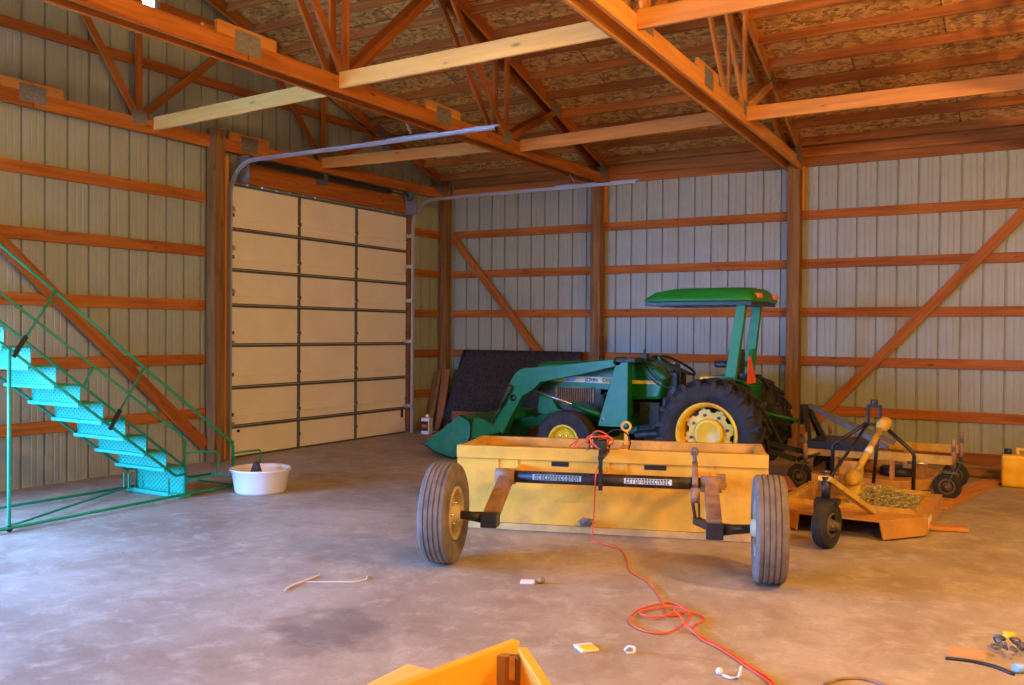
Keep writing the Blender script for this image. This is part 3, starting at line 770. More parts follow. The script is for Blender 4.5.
# loader
Yn, Yf = -2.94, -1.92
up_poly = [(4.34,1.228),(3.77,1.160),(3.30,1.108),(3.22,1.104),(3.14,1.075),(3.09,1.035),(3.055,.985),(2.83,.545),(2.815,.40),(2.94,.35),(3.19,.785),(3.23,.803),(3.33,.862),(3.42,.945),(3.95,1.055),(4.33,1.145)]
for y in (Yn, Yf):
    b = MB().prism(up_poly, y-.05, y+.05)
    la = b.build('loader_arm', M['green'], T, bevel=.008)
    MB().lathe([(.001,-.054),(.040,-.054),(.040,.054),(.001,.054)], 16, 'Y', (3.075,y,.76), closed=False).build('pivot_hole', M['black'], la)
    MB().lathe([(.001,-.06),(.045,-.06),(.045,.06),(.001,.06)], 16, 'Y', (4.345,y,1.20), closed=False).build('pivot_pin', M['black'], la)
    b = MB().prism([(4.33,1.195),(4.36,1.235),(4.44,1.235),(4.47,1.18),(4.47,.51),(4.12,.505)], y-.06, y+.06)
    tw = b.build('loader_tower', M['green'], T, bevel=.008)
    MB().lathe([(.001,-.064),(.016,-.064),(.016,.064),(.001,.064)], 12, 'Y', (4.185,y,.585), closed=False).build('tower_bolt', M['chrome'], tw)
    MB().tube([(4.17,y,.612),(3.80,y,.715)], .028, 10).build('lift_cylinder', M['green'], T)
    MB().tube([(3.80,y,.715),(3.34,y,.845)], .014, 8).build('cylinder_rod', M['chrome'], T)
    MB().tube([(3.06,y-.075,.90),(2.93,y-.075,.66)], .026, 10).tube([(2.93,y-.075,.66),(2.80,y-.075,.46)], .013, 8).build('tilt_cylinder', M['engine'], T)
b = MB().box((4.14,Yn+.05,.50),(4.44,Yf-.05,.58)); b.box((4.2,CY-.15,.40),(4.4,CY+.15,.52)); b.build('loader_mount', M['green'], T)
b = MB().tube([(2.97,Yn,.55),(2.97,Yf,.55)], .05, 12); b.build('cross_tube', M['green'], T)
b = MB().prism([(3.26,.80),(3.43,.76),(3.50,.64),(3.36,.56),(3.24,.6)], CY-.30, CY+.30); b.build('front_bumper', M['green'], T, bevel=.01)
b = MB().bar((3.33,CY-.27,.62),(4.16,CY-.27,.53), .05, .07).bar((3.33,CY+.27,.62),(4.16,CY+.27,.53), .05, .07); b.build('side_rail', M['green'], T)
# bucket: side plates, back, floor
side = [(1.826,.155),(2.357,.527),(2.469,.486),(2.515,.419),(2.505,.29),(2.43,.12),(2.262,.012),(2.003,.07)]
bk = None
Y0, Y1 = -2.99, -1.55
b = MB(); b.prism(side, Y0, Y0+.02); b.prism(side, Y1-.02, Y1)
shell = [(2.357,.527),(2.469,.486),(2.515,.419),(2.505,.29),(2.43,.12),(2.262,.012),(2.003,.07),(1.826,.155)]
for (a, c), (d, e) in zip(shell[:-1], shell[1:]):
    L_ = math.hypot(d-a, e-c); nx, nz = -(e-c)/L_*.012, (d-a)/L_*.012
    b.prism([(a,c),(d,e),(d-nx,e-nz),(a-nx,c-nz)], Y0, Y1)
bk = b.build('bucket', M['green_bucket'], T)
MB().bar((1.80,Y0,.148),(1.80,Y1,.148), .08, .012).build('bucket_edge', M['darkgalv'], bk)
for y in (Yn, Yf): MB().prism([(2.50,.40),(2.54,.50),(2.62,.50),(2.88,.42),(2.88,.36),(2.50,.26)], y-.03, y+.03).build('bucket_bracket', M['green'], bk)

# ------------------------------------------------------------------ land plane scraper (rotated frame)
ANG = math.atan2(.754, 2.174)
FRAME[0] = Matrix.Translation((4.36,-5.975,0)) @ Matrix.Rotation(ANG, 4, 'Z')
S = thing('box_scraper', (1.15,.4,0), 'wide yellow box scraper on two ribbed tyres, parked in front of the tractor', 'farm implement')
LN = 2.30
b = MB().box((.02,0,.055),(LN-.02,.015,.545)); fp = b.build('front_plate', M['yellow'], S)
MB().box((.0,-.012,.004),(LN,.012,.052)).build('cutting_edge', M['cutting_edge'], S)
MB().box((.0,-.02,.538),(LN,.05,.633)).build('front_rim', M['yellow'], S, bevel=.004)
for x in (0, LN-.02):
    MB().box((x,0,.004),(x+.02,.82,.56)).build('end_plate', M['yellow'], S)
    MB().box((x if x == 0 else x-.04,.05,.555),(x+.06 if x == 0 else x+.02,.79,.618)).build('end_rim', M['yellow'], S, bevel=.004)
MB().box((.0,.79,.54),(LN,.85,.61)).build('rear_rim', M['yellow_worn'], S, bevel=.004)
MB().box((.02,.80,.10),(LN-.02,.815,.56)).build('rear_plate', M['yellow_worn'], S)
MB().box((.02,.45,.30),(LN-.02,.47,.55)).build('mid_plate', M['yellow_worn'], S)
for x in (.31,.46,1.15,1.28,1.90): MB().box((x,-.012,.44),(x+.014,.001,.538)).build('front_gusset', M['yellow'], S)
for x0, x1 in ((.73,.86),(1.42,1.58)): MB().box((x0,-.004,.495),(x1,.0,.53)).build('lift_slot', M['black'], S)
# torque tube
TY, TZ = -.40, .472
b = MB().tube([(.42,TY,TZ),(1.88,TY,TZ)], .043, 20); tt = b.build('torque_tube', M['tube'], S)
for x in (.50,1.14,1.80): MB().prism([(0,.38),(0,.50),(TY-.02,TZ+.02),(TY-.0,TZ-.04)], x-.008, x+.008, 'YZ').build('tube_bracket', M['yellow'], S)
def decal(xa, xb, seed):
    rnd = random.Random(seed); mm = Matrix.Translation((0,TY,TZ)) @ Matrix.Rotation(R(-10), 4, 'X')
    d = MB(); n = 14
    for k in range(n):
        xx = xa+(xb-xa)*k/n; ww = (xb-xa)/n
        d.box((xx+ww*.08,-.0455,-.016),(xx+ww*.30,-.0425,.016), mm); d.box((xx+ww*.08,-.0455,.008),(xx+ww*.8,-.0425,.016), mm)
        if rnd.random() < .7: d.box((xx+ww*.08,-.0455,-.016),(xx+ww*.8,-.0425,-.009), mm)
        if rnd.random() < .6: d.box((xx+ww*.6,-.0455,-.016),(xx+ww*.8,-.0425,.016), mm)
    return d
for xa, xb, sd_, mt_ in ((.68,1.0,3,'decal_b'),(1.32,1.62,5,'decal_pale')):
    mm = Matrix.Translation((0,TY,TZ)) @ Matrix.Rotation(R(-10), 4, 'X')
    st_ = MB().box((xa-.012,-.0445,-.019),(xb+.012,-.0415,.019), mm).build('tube_label', M[mt_], tt)
    decal(xa, xb, sd_).build('tube_lettering', M['ink'], st_)
WY = -1.05
for i, (xa, xw, bl) in enumerate(((.465,.20,.505),(1.895,2.232,1.91))):
    d = 1 if xw > 1 else -1
    b = MB().bar((xa,TY+.05,TZ-.01),(bl,WY+.02,.315), .09, .085); ar = b.build('swing_arm', M['rusty'], S, bevel=.006)
    MB().box((bl-.052,WY-.06,.25),(bl+.052,WY+.06,.338)).build('axle_block', M['black'], S, bevel=.005)
    MB().tube([(bl+d*.05,WY,.305),(bl+d*.12,WY,.31),(xw,WY,.325)], [.038,.030,.024], 12).build('stub_axle', M['black'], S)
    MB().tube([(xa-.07,TY,TZ),(xa+.07,TY,TZ)], .056, 16).build('arm_collar', M['rusty'], S)
    mw = Matrix.Translation((xw,WY,.325)) @ Matrix.Rotation(PI/2, 4, 'Z')
    F0 = FRAME[0]; FRAME[0] = F0 @ Matrix.Translation((xw,WY,0)) @ Matrix.Rotation(-PI/2 if d < 0 else PI/2, 4, 'Z')
    # inner side of the wheel faces the middle of the implement
    wheel(S, (0,0,.325), .325, .185, .16, M['rubber_dusty'], M['rim_dusty'], 'rib', 'implement_wheel', 1, 'dish', 56)
    FRAME[0] = F0
# lift cylinder by the right arm
b = MB().tube([(1.79,-.50,.46),(1.79,-.52,.36)], .032, 14).tube([(1.785,-.28,.60),(1.79,-.49,.47)], .02, 10)
b.build('jack_barrel', M['rusty'], S)
b = MB().tube([(1.785,-.30,.60),(1.782,-.26,.665)], .014, 8)
b.tube([(1.782+.022*math.cos(k/10*2*PI), -.27, .672+.028*math.sin(k/10*2*PI)) for k in range(10)], .008, 6, closed=True)
b.build('jack_eye', M['darkgalv'], S)
b = MB().bar((1.775,-.54,.36),(1.80,-.62,.24), .014, .03).bar((1.815,-.54,.36),(1.82,-.62,.24), .014, .03).bar((1.80,-.60,.26),(1.91,-.95,.29), .05, .045)
b.build('clevis', M['black'], S)
MB().box((1.93,-.42,.44),(1.99,-.36,.54)).tube([(1.88,TY,TZ),(2.0,TY,TZ)], .018, 8).build('tube_end_stop', M['rusty'], S)
# mast bar and ring post
MB().box((1.135,-.475,.41),(1.162,-.455,.69)).box((1.13,-.47,.62),(1.167,-.02,.645)).build('mast_bar', M['black'], S)
b = MB().box((1.245,.30,.60),(1.275,.335,.74)).box((1.23,.0,.625),(1.29,.45,.64))
b.tube([(1.26+.034*math.cos(k/14*2*PI), .315, .775+.034*math.sin(k/14*2*PI)) for k in range(14)], .010, 8, closed=True)
b.build('ring_post', M['yellow_worn'], S)
b = MB().tube([(1.10+.10*math.cos(k/16*2*PI)+.1, .22, .66+.10*math.sin(k/16*2*PI)) for k in range(17)], .006, 6)
b.tube([(1.02,-.05,.64),(1.0,.08,.72),(1.06,.12,.74),(1.12,.1,.68),(1.16,.05,.645)], .008, 6)
b.build('hydraulic_line', M['black'], S)
MB().box((1.04,-.03,.634),(1.14,.06,.70)).tube([(1.06,-.02,.70),(1.06,-.02,.76)], .018, 8).tube([(1.12,.0,.70),(1.14,.02,.735)], .02, 8).build('hose_coupler', M['engine'], S, bevel=.01)
# dirt clod caught on the front plate
b = MB(); bmesh.ops.create_icosphere(b.bm, subdivisions=2, radius=.05)
for v in b.bm.verts: v.co = Vector((v.co.x*1.3, v.co.y*.6, v.co.z*.7))*random.uniform(.75,1.2) + Vector((1.0,-.055,.10))
tag(b.build('dirt_clod', M['rock']), 'grey dirt clod stuck low on the front of the yellow box scraper', 'dirt')
F_SCR = FRAME[0].copy()
FRAME[0] = Matrix.Identity(4)

# orange extension cord: tangle on the rim, drop to the floor, coil, run off to the right
def smooth(pts, n=6):
    pts = [Vector(p) for p in pts]; out = []
    for i in range(len(pts)-1):
        p0 = pts[max(0,i-1)]; p1 = pts[i]; p2 = pts[i+1]; p3 = pts[min(len(pts)-1,i+2)]
        for k in range(n):
            t = k/n; out.append(.5*((2*p1)+(-p0+p2)*t+(2*p0-5*p1+4*p2-p3)*t*t+(-p0+3*p1-3*p2+p3)*t**3))
    out.append(pts[-1]); return out
cord = thing('extension_cord', (5.6,-6.1,0), 'orange extension cord hanging off the scraper and coiled on the floor', 'cord')
pts = [F_SCR @ Vector(p) for p in ((.86,.05,.645),(.93,-.02,.70),(.90,-.045,.64),(1.0,-.04,.70),(1.06,.0,.765),(1.13,-.02,.755),(1.17,.03,.70),(1.10,-.05,.73),(1.02,-.04,.72),(1.07,-.06,.66),(1.13,-.07,.60),(1.125,-.495,.55),(1.115,-.495,.45),(1.09,-.30,.28),(1.07,-.24,.06),(1.09,-.27,.012))]
fl = [(5.72,-5.98),(5.88,-6.22),(5.97,-6.40),(6.04,-6.50),(6.18,-6.62),(6.33,-6.82),(6.47,-7.06),(6.55,-7.20)]
pts += [Vector((x,y,.008)) for x, y in fl]
coil = [(6.60,-7.07,.012),(6.47,-6.97,.010),(6.40,-7.08,.008),(6.37,-7.20,.008),(6.39,-7.35,.008),(6.46,-7.45,.008),(6.555,-7.495,.008),(6.64,-7.46,.008),(6.665,-7.31,.012),(6.66,-7.18,.020),(6.58,-7.08,.024),(6.48,-7.10,.016),
  (6.41,-7.25,.020),(6.46,-7.29,.018),(6.53,-7.27,.018),(6.58,-7.17,.026),(6.66,-7.10,.014),(6.73,-7.16,.008),(6.72,-7.30,.010),(6.80,-7.44,.008),(6.934,-7.534,.008),(7.099,-7.688,.008),(7.251,-7.838,.008),(7.34,-8.0,.008),(7.40,-8.3,.008)]
run = pts + [Vector(q) for q in coil]
MB().tube(smooth(run, 5), .0056, 6).build('cord', M['orange_cord'], cord)
o = MB().tube(smooth([(6.56,-7.16,.034),(6.64,-7.26,.035),(6.70,-7.36,.03),(6.79,-7.415,.008),(6.93,-7.515,.008),(7.10,-7.67,.008),(7.265,-7.83,.008),(7.37,-8.1,.008)], 5), .006, 6).build('cord_return', M['orange_cord'], cord)
b = MB()
for k in range(4):
    c_ = F_SCR @ Vector((1.03+.04*k,.0,.70)); b.tube([c_+Vector((.045*math.cos(a*PI/5),.02*math.sin(a*PI/5+k),.035*math.sin(a*PI/5))) for a in range(10)], .007, 6, closed=True)
b.build('cord_tangle', M['orange_cord'], cord)

# ------------------------------------------------------------------ rotary cutter
RC = thing('rotary_cutter', (6.92,-4.0,0), 'yellow tractor rotary cutter with black tail wheel, right of the scraper', 'farm implement')
DX0, DX1, DYR, DYF, DZ = 6.36, 7.48, -4.75, -3.30, .155
deck = [(6.64,DYR),(7.20,DYR),(7.48,-4.38),(DX1,DYF),(DX0,DYF),(DX0,-4.38)]
b = MB().prism(deck, DZ-.012, DZ, 'XY'); dk = b.build('deck', M['orange_deck'], RC)
sk = MB()
def skirt(p, q, zb=.015, inx=.012, flare=(0,0)):
    p, q = Vector((*p,0)), Vector((*q,0)); m_ = aim(p, q); L_ = (q-p).length
    a_ = .035 if L_ < .6 else 0; zt = DZ-.012
    vs = [m_ @ Vector(v) for y_ in (-.006, .006) for v in ((a_, y_, zb), (L_-a_*.4, y_, zb), (L_, y_, zt), (0, y_, zt))]
    sk._faces(vs, [(0,1,2,3),(7,6,5,4),(0,4,5,1),(1,5,6,2),(2,6,7,3),(3,7,4,0)])
skirt((7.205,-4.745),(7.475,-4.385)); skirt((7.474,-4.37),(7.474,-3.32)); skirt((6.365,-4.37),(6.365,-3.32)); skirt((6.635,-4.745),(6.37,-4.39)); skirt((6.38,-3.31),(7.46,-3.31), .06)
sk.build('skirt', M['orange_deck'], RC)
b = MB().box((6.46,-4.36,DZ),(7.40,-4.34,DZ+.035)).box((6.40,-3.40,DZ),(7.40,-3.38,DZ+.03)).box((7.385,-4.34,DZ),(7.40,-3.40,DZ+.028)).box((6.44,-4.34,DZ),(6.46,-3.40,DZ+.03))
b.build('deck_frame', M['shaded_yellow'], RC)
MB().box((7.481,-4.32,.05),(7.484,-4.12,.13)).build('warning_decal', M['decal_w'], dk)
MB().box((7.4805,-4.31,.06),(7.4855,-4.13,.085)).build('decal_band', M['red'], dk)
# gearbox
b = MB().lathe([(.001,DZ),(.13,DZ),(.13,DZ+.02),(.08,DZ+.05),(.075,DZ+.12),(.001,DZ+.12)], 20, 'Z', (6.88,-3.95,0), closed=False)
b.lathe([(.001,-.10),(.05,-.10),(.05,-.07),(.068,-.055),(.074,0),(.068,.055),(.05,.07),(.05,.10),(.001,.10)], 20, 'Y', (6.88,-3.95,.33), closed=False)
b.box((6.80,-3.99,.26),(6.96,-3.91,.30))
b.lathe([(.001,0),(.03,0),(.03,.09),(.001,.09)], 12, 'Y', (6.88,-3.85,.33), closed=False)
b.build('gearbox', M['shaded_yellow'], RC)
# drive shaft resting against the mast
b = MB().tube([(6.87,-3.86,.33),(7.0,-3.37,.69)], .028, 12); ps = b.build('drive_shaft', M['shaded_yellow'], RC)
MB().tube([(6.995,-3.39,.675),(7.005,-3.36,.70),(7.03,-3.30,.745)], [.036,.055,.060], 16).build('shaft_shield', M['shaded_yellow'], ps)
MB().tube([(6.93,-3.63,.498),(6.948,-3.57,.54)], .0305, 12).build('shaft_label', M['decal_w'], ps)
# tail wheel with yellow beam and fork
b = MB().bar((7.12,-4.52,.175),(6.90,-5.05,.475), .065, .035, (0,0,1)).bar((6.72,-4.52,.175),(6.87,-5.05,.475), .06, .035)
b.build('tail_beam', M['shaded_yellow'], RC)
b = MB().tube([(6.89,-5.03,.30),(6.89,-5.03,.485)], .032, 12).box((6.83,-5.12,.30),(6.99,-5.02,.335))
for x in (6.83,6.975): b.bar((x,-5.06,.32),(x,-5.12,.115), .012, .05, (0,1,0))
b.build('tail_fork', M['black'], RC)
FRAME[0] = Matrix.Translation((6.918,-5.13,0)) @ Matrix.Rotation(R(78), 4, 'Z')
wheel(RC, (0,0,.165), .165, .095, .075, M['rubber'], M['rim_dark'], 'rib', 'tail_wheel', -1, 'dish', 40)
FRAME[0] = Matrix.Identity(4)
# hitch mast
b = MB().box((6.865,-3.31,.70),(6.885,-3.23,.88)).box((6.965,-3.31,.70),(6.985,-3.23,.88)).box((6.865,-3.30,.86),(6.985,-3.24,.885)).box((6.865,-3.30,.70),(6.985,-3.24,.725)).tube([(6.925,-3.27,.87),(6.925,-3.27,.93)], .03, 10)
b.build('mast_head', M['black'], RC, bevel=.004)
b = MB()
b.tube([(6.865,-3.27,.72),(6.60,-3.29,.52),(6.585,-3.29,.50),(6.58,-3.29,.16)], .017, 8)
b.tube([(6.985,-3.27,.72),(7.24,-3.29,.50),(7.255,-3.29,.46),(7.25,-3.29,.16)], .017, 8)
b.tube([(6.88,-3.29,.72),(6.66,-4.28,.20)], .013, 8); b.tube([(6.97,-3.29,.74),(6.93,-3.30,.20)], .015, 8)
b.build('hitch_frame', M['black'], RC)
MB().tube([(7.20,-3.27,.40),(7.36,-3.27,.40)], .014, 8).build('hitch_pin', M['chrome'], RC)
MB().tube([(6.48,-3.27,.26),(6.64,-3.27,.26)], .014, 8).build('hitch_pin', M['chrome'], RC)
# dry leaves lying on the deck (nobody could count them)
b = MB(); rl = random.Random(4)
for k in range(2000):
    u, v = rl.random(), rl.random(); x = 6.86+.50*u; y = -4.24+.78*v
    if (x-7.1)**2/.085+(y+3.90)**2/.16 > 1 + rl.random()*.5: continue
    hgt = .10*max(0, 1-((x-7.05)**2/.07+(y+3.85)**2/.14)); z = DZ+.004+rl.random()*(hgt+.012)
    m = Matrix.Translation((x,y,z)) @ Matrix.Rotation(rl.random()*6.3, 4, 'Z') @ Matrix.Rotation(rl.uniform(-.6,.6), 4, 'X')
    s_ = rl.uniform(.010,.022); b._faces([m @ Vector(p) for p in ((-s_,0,0),(0,-s_*.45,.002),(s_,0,0),(0,s_*.45,.002))], [(0,1,2,3)])
tag(b.build('dry_leaves', M['leaf'], recalc=False), 'pile of dry green and tan leaves on the rotary cutter deck', 'leaves', kind='stuff')

# ------------------------------------------------------------------ finish mower hitched behind the tractor
FM = thing('finish_mower', (6.8,-2.3,0), 'orange finish mower with caster wheels, hitched behind the tractor by the back wall', 'farm implement')
dkp = [(6.30,-2.85),(7.10,-2.85),(7.32,-2.55),(7.32,-1.95),(7.10,-1.60),(6.30,-1.60),(6.22,-1.95),(6.22,-2.55)]
b = MB().prism(dkp, .07, .17, 'XY'); b.build('deck', M['orange_deck'], FM, bevel=.01)
for y, x0, x1 in ((-2.72,6.20,7.50),(-1.78,6.30,7.50)):
    MB().box((x0,y-.025,.335),(x1,y+.025,.415)).build('frame_beam', M['shaded_yellow'], FM, bevel=.004)
b = MB()
for x in (6.5,7.0):
    for y in (-2.72,-1.78): b.box((x-.02,y-.02,.165),(x+.02,y+.02,.34))
b.box((6.36,-2.70,.335),(6.44,-1.80,.40)); b.build('frame_upright', M['orange_deck'], FM)
for x, y in ((6.52,-2.43),(7.02,-2.43)):
    b = MB().lathe([(.001,.165),(.17,.165),(.17,.235),(.15,.25),(.001,.25)], 24, 'Z', (x,y,0), closed=False); b.build('belt_cover', M['blackplastic'], FM)
MB().lathe([(.001,-.02),(.025,-.02),(.025,.0),(.001,.0)], 14, 'Y', (6.98,-2.60,.21), closed=False).build('red_reflector', M['red'], FM)
MB().box((6.70,-2.38,.17),(6.92,-2.14,.36)).tube([(6.60,-2.26,.28),(6.72,-2.26,.28)], .03, 10).build('gearbox', M['orange_deck'], FM, bevel=.02)
MB().box((6.52,-2.70,.17),(6.74,-2.64,.30)).build('side_shield', M['yellow_worn'], FM, bevel=.01)
MB().box((7.06,-2.52,.17),(7.26,-2.36,.33)).build('side_shield', M['yellow_worn'], FM, bevel=.01)
# caster wheels on pinned spindles
for x, y in ((7.50,-2.60),(7.50,-1.80),(6.22,-2.74),(6.24,-1.72)):
    cst = bpy.data.objects.new('caster', None); C.objects.link(cst); put(cst, Matrix.Translation((x,y,0)), FM)
    dx = -.05
    wheel(cst, (x+dx,y,.122), .122, .07, .06, M['rubber'], M['rim_dark'], 'rib', 'caster_wheel', -1, 'dish', 32)
    b = MB().tube([(x,y,.24),(x,y,.52)], .016, 8).box((x+dx-.03,y-.05,.245),(x+.03,y+.05,.26))
    for s_ in (-1,1): b.bar((x,y+s_*.047,.25),(x+dx,y+s_*.047,.11), .008, .035, (0,1,0))
    b.build('caster_fork', M['darkgalv'], cst)
    MB().tube([(x,y,.30),(x,y,.44)], .024, 10).tube([(x,y,.47),(x,y,.55)], .019, 8).build('spindle_sleeve', M['rusty'], cst)
# mast
b = MB()
b.bar((6.15,CY-.04,.79),(6.26,CY-.28,.38), .02, .05, (1,0,0)); b.bar((6.15,CY+.04,.79),(6.26,CY+.28,.38), .02, .05, (1,0,0)); b.bar((6.17,CY,.79),(6.36,CY,.42), .03, .04)
b.box((6.10,CY-.05,.60),(6.14,CY+.05,.80))
b.build('mast', M['black'], FM)
b = MB().bar((6.18,CY-.03,.79),(6.95,CY-.22,.44), .015, .045).bar((6.18,CY+.03,.79),(6.95,CY+.22,.44), .015, .045); b.build('mast_brace', M['darkgalv'], FM)
b = MB().tube([(6.14,CY-.30,.28),(6.36,CY-.30,.36)], .02, 8).tube([(6.14,CY+.30,.28),(6.36,CY+.30,.36)], .02, 8).box((6.24,CY-.32,.40),(6.80,CY+.32,.47)); b.build('hitch_frame', M['black'], FM)

# ------------------------------------------------------------------ green stairs
ST = thing('rolling_stairs', (1.3,-7.0,0), 'green tubular steel rolling stairs with perforated treads, by the left wall', 'stairs')
XN, XF = 1.635, .955; PITCHS = .155/.204
ys = [-6.266-.204*k for k in range(13)]; zs = [.02]+[.283+.1545*k for k in range(13)]
for k in range(12):
    MB().box((.965,ys[k]-.004,zs[k]),(1.62,ys[k]+.002,zs[k+1])).build('riser', M['tread'], ST)
    tr = MB().box((.965,ys[k+1]-.03,zs[k+1]-.012),(1.62,ys[k]+.012,zs[k+1])).box((.955,ys[k+1]-.032,zs[k+1]-.028),(1.635,ys[k+1]-.026,zs[k+1]))
    tr.build('tread', M['tread_lip'], ST)
MB().box((.93,-6.36,.006),(1.66,-6.24,.026)).box((.93,-6.365,.026),(1.64,-6.355,.040)).build('foot_plate', M['tread_lip'], ST)
for X, nm in ((XN,'n'),(XF,'f')):
    MB().tube([(X,-6.26,.21),(X,-6.38,.205),(X,-8.95,.205+(8.95-6.38)*.764)], .013, 8).build('stringer', M['stair'], ST)
r_ = .011
def l1(y): return .43+(-5.73-y)*.762
def l2(y): return .531+(-6.283-y)*.744
def l3(y): return .271+(-6.283-y)*.773
MB().tube([(XN,-5.73,.02),(XN,-5.73,.40),(XN,-5.76,.45),(XN,-8.95,l1(-8.95))], r_+.002, 8).build('handrail', M['stair'], ST)
MB().tube([(XN,-6.28,.02),(XN,-6.28,.50),(XN,-6.31,.55),(XN,-8.95,l2(-8.95))], r_, 8).build('mid_rail', M['stair'], ST)
MB().tube([(XN,-6.28,.271),(XN,-8.95,l3(-8.95))], r_, 8).build('knee_rail', M['stair'], ST)
MB().tube([(XF,-6.28,.02),(XF,-6.28,.35),(XF,-8.95,.35+(8.95-6.28)*.764)], r_, 8).build('far_rail', M['stair'], ST)
for ya, yb, zb in ((-6.71,-6.95,.82),(-7.51,-7.75,1.43),(-8.31,-8.55,2.04)):
    MB().tube([(XN+.01,ya,l1(ya)),(XN+.01,yb,zb)], .009, 6).build('rail_strut', M['stair'], ST)
    MB().bar((XN+.012,yb+.005,zb+.01),(XN+.012,yb-.095,zb-.145), .02, .03).build('hinge_bar', M['black'], ST)
MB().tube([(XN,-7.18,l2(-7.18)),(XN,-7.27,l3(-7.27))], .010, 6).build('rail_strut', M['stair'], ST)
MB().tube([(XN,-6.29,.40),(XN,-5.95,.378),(XN,-5.905,.35),(XN,-5.90,.31),(XN,-5.92,.18),(XN,-5.95,.152),(XN,-6.27,.145)], .010, 8).build('guard_loop', M['stair'], ST)
MB().tube([(XN,-5.73,.335),(XN,-5.40,.33),(XN,-5.39,.31),(XN,-5.39,.02)], .010, 8).build('front_loop', M['stair'], ST)
b = MB()
b.tube([(1.74,-8.9,.03),(1.64,-6.28,.03),(1.64,-5.35,.03)], .013, 8); b.tube([(.90,-8.9,.03),(.90,-5.35,.03)], .013, 8)
b.tube([(.90,-5.36,.03),(1.64,-5.36,.03)], .012, 8); b.tube([(1.72,-8.0,.035),(.92,-6.35,.035)], .010, 8); b.tube([(.92,-5.75,.04),(1.64,-5.75,.04)], .010, 8)
b.tube([(.90,-8.0,.035),(1.72,-8.0,.035)], .012, 8)
b.build('base_frame', M['stair'], ST)
for x in (.935,1.0,1.545): MB().box((x,-6.40,.03),(x+.015,-6.385,.18)).build('lock_bar', M['stair'], ST)
for X in (1.70, .955):
    z = .205+(7.96-6.38)*.764
    MB().tube([(X,-7.905,.05),(X,-7.905,z-.07)], .014, 8).build('leg', M['tread_lip'], ST)
    MB().lathe([(.001,-.012),(.022,-.012),(.022,.012),(.001,.012)], 14, 'X', (X,-7.905,.024), closed=False).build('caster', M['black'], ST)
MB().box((.90,-9.3,.205+(8.95-6.38)*.764-.02),(1.62,-8.72,.205+(8.95-6.38)*.764)).build('platform', M['tread_lip'], ST)

# ------------------------------------------------------------------ tub and small things
tb = thing('feed_tub', (1.97,-5.704,0), 'round white plastic tub on the floor at the foot of the green stairs', 'tub')
b = MB().lathe([(.001,.0),(.215,.0),(.232,.02),(.262,.20),(.268,.205),(.278,.205),(.278,.225),(.262,.225),(.252,.21),(.222,.03),(.20,.018),(.001,.018)], 48, 'Z', (1.97,-5.704,0), closed=False)
b.build('tub_shell', M['white'], tb)
b = MB().prism([(-.10,.0),(.10,.0),(.02,.135),(-.01,.14)], -.03, .03)
o = b.build('slate_piece', M['stone'], m=Matrix.Translation((1.925,-5.72,.135)) @ Matrix.Rotation(R(25), 4, 'Z')); 
for v in o.data.vertices:
    if v.co.z < .001: v.co.z = -.112
tag(o, 'dark pointed slab sticking up inside the white tub', 'slab')
# strings
def string(pts, r, mat, name, label, cat): tag(MB().tube(smooth(pts,5), r, 6).build(name, mat), label, cat)
string([(4.50,-7.93,.006),(4.47,-7.86,.006),(4.455,-7.72,.006),(4.44,-7.58,.006)], .005, M['white'], 'white_string', 'short curved length of white cord on the concrete, left of the other one', 'string')
string([(4.485,-7.735,.006),(4.55,-7.69,.006),(4.66,-7.62,.006),(4.72,-7.58,.006),(4.74,-7.50,.006),(4.70,-7.44,.006)], .0035, M['white'], 'white_string', 'longer thin white cord on the concrete, ending to the right', 'string')
FRAME[0] = Matrix.Translation((5.60,-7.03,0)) @ Matrix.Rotation(R(25), 4, 'Z')
o = MB().box((-.05,-.03,.001),(.035,.025,.018)).build('crumpled_tag', M['white'], bevel=.004); tag(o, 'small crumpled white tag on the floor in front of the scraper', 'litter')
o = MB().tube([(.06,0,.02),(.09,.01,.02)], .018, 10).build('brown_cork', M['rusty']); tag(o, 'small brown plug lying right of the white tag', 'litter')
FRAME[0] = Matrix.Translation((6.39,-7.86,0)) @ Matrix.Rotation(R(50), 4, 'Z')
pk = thing('seed_packet', (0,0,0), 'small yellow and white packet on the floor near the foreground box', 'packet')
MB().box((-.045,-.05,.001),(.045,.05,.012)).build('sleeve', M['white'], pk, bevel=.003); MB().box((-.03,-.045,.012),(.04,.02,.0135)).build('yellow_print', M['decal_y'], pk)
FRAME[0] = Matrix.Identity(4)
string([(6.56,-7.80,.006),(6.57,-7.78,.02),(6.60,-7.775,.02),(6.605,-7.80,.006),(6.58,-7.82,.006)], .006, M['white'], 'wire_staple', 'tiny bent pale wire on the floor below the cord coil', 'litter')
b = MB(); bmesh.ops.create_icosphere(b.bm, subdivisions=2, radius=.016); 
for v in b.bm.verts: v.co += Vector((7.03,-7.84,.016))
tag(b.build('white_ball', M['white']), 'small round white knob on the floor left of the cord, bottom edge', 'litter')
string([(7.05,-7.85,.006),(7.09,-7.87,.008),(7.11,-7.84,.006),(7.13,-7.88,.03),(7.115,-7.80,.04)], .006, M['white'], 'bent_wire', 'bent white wire beside the small round knob', 'litter')
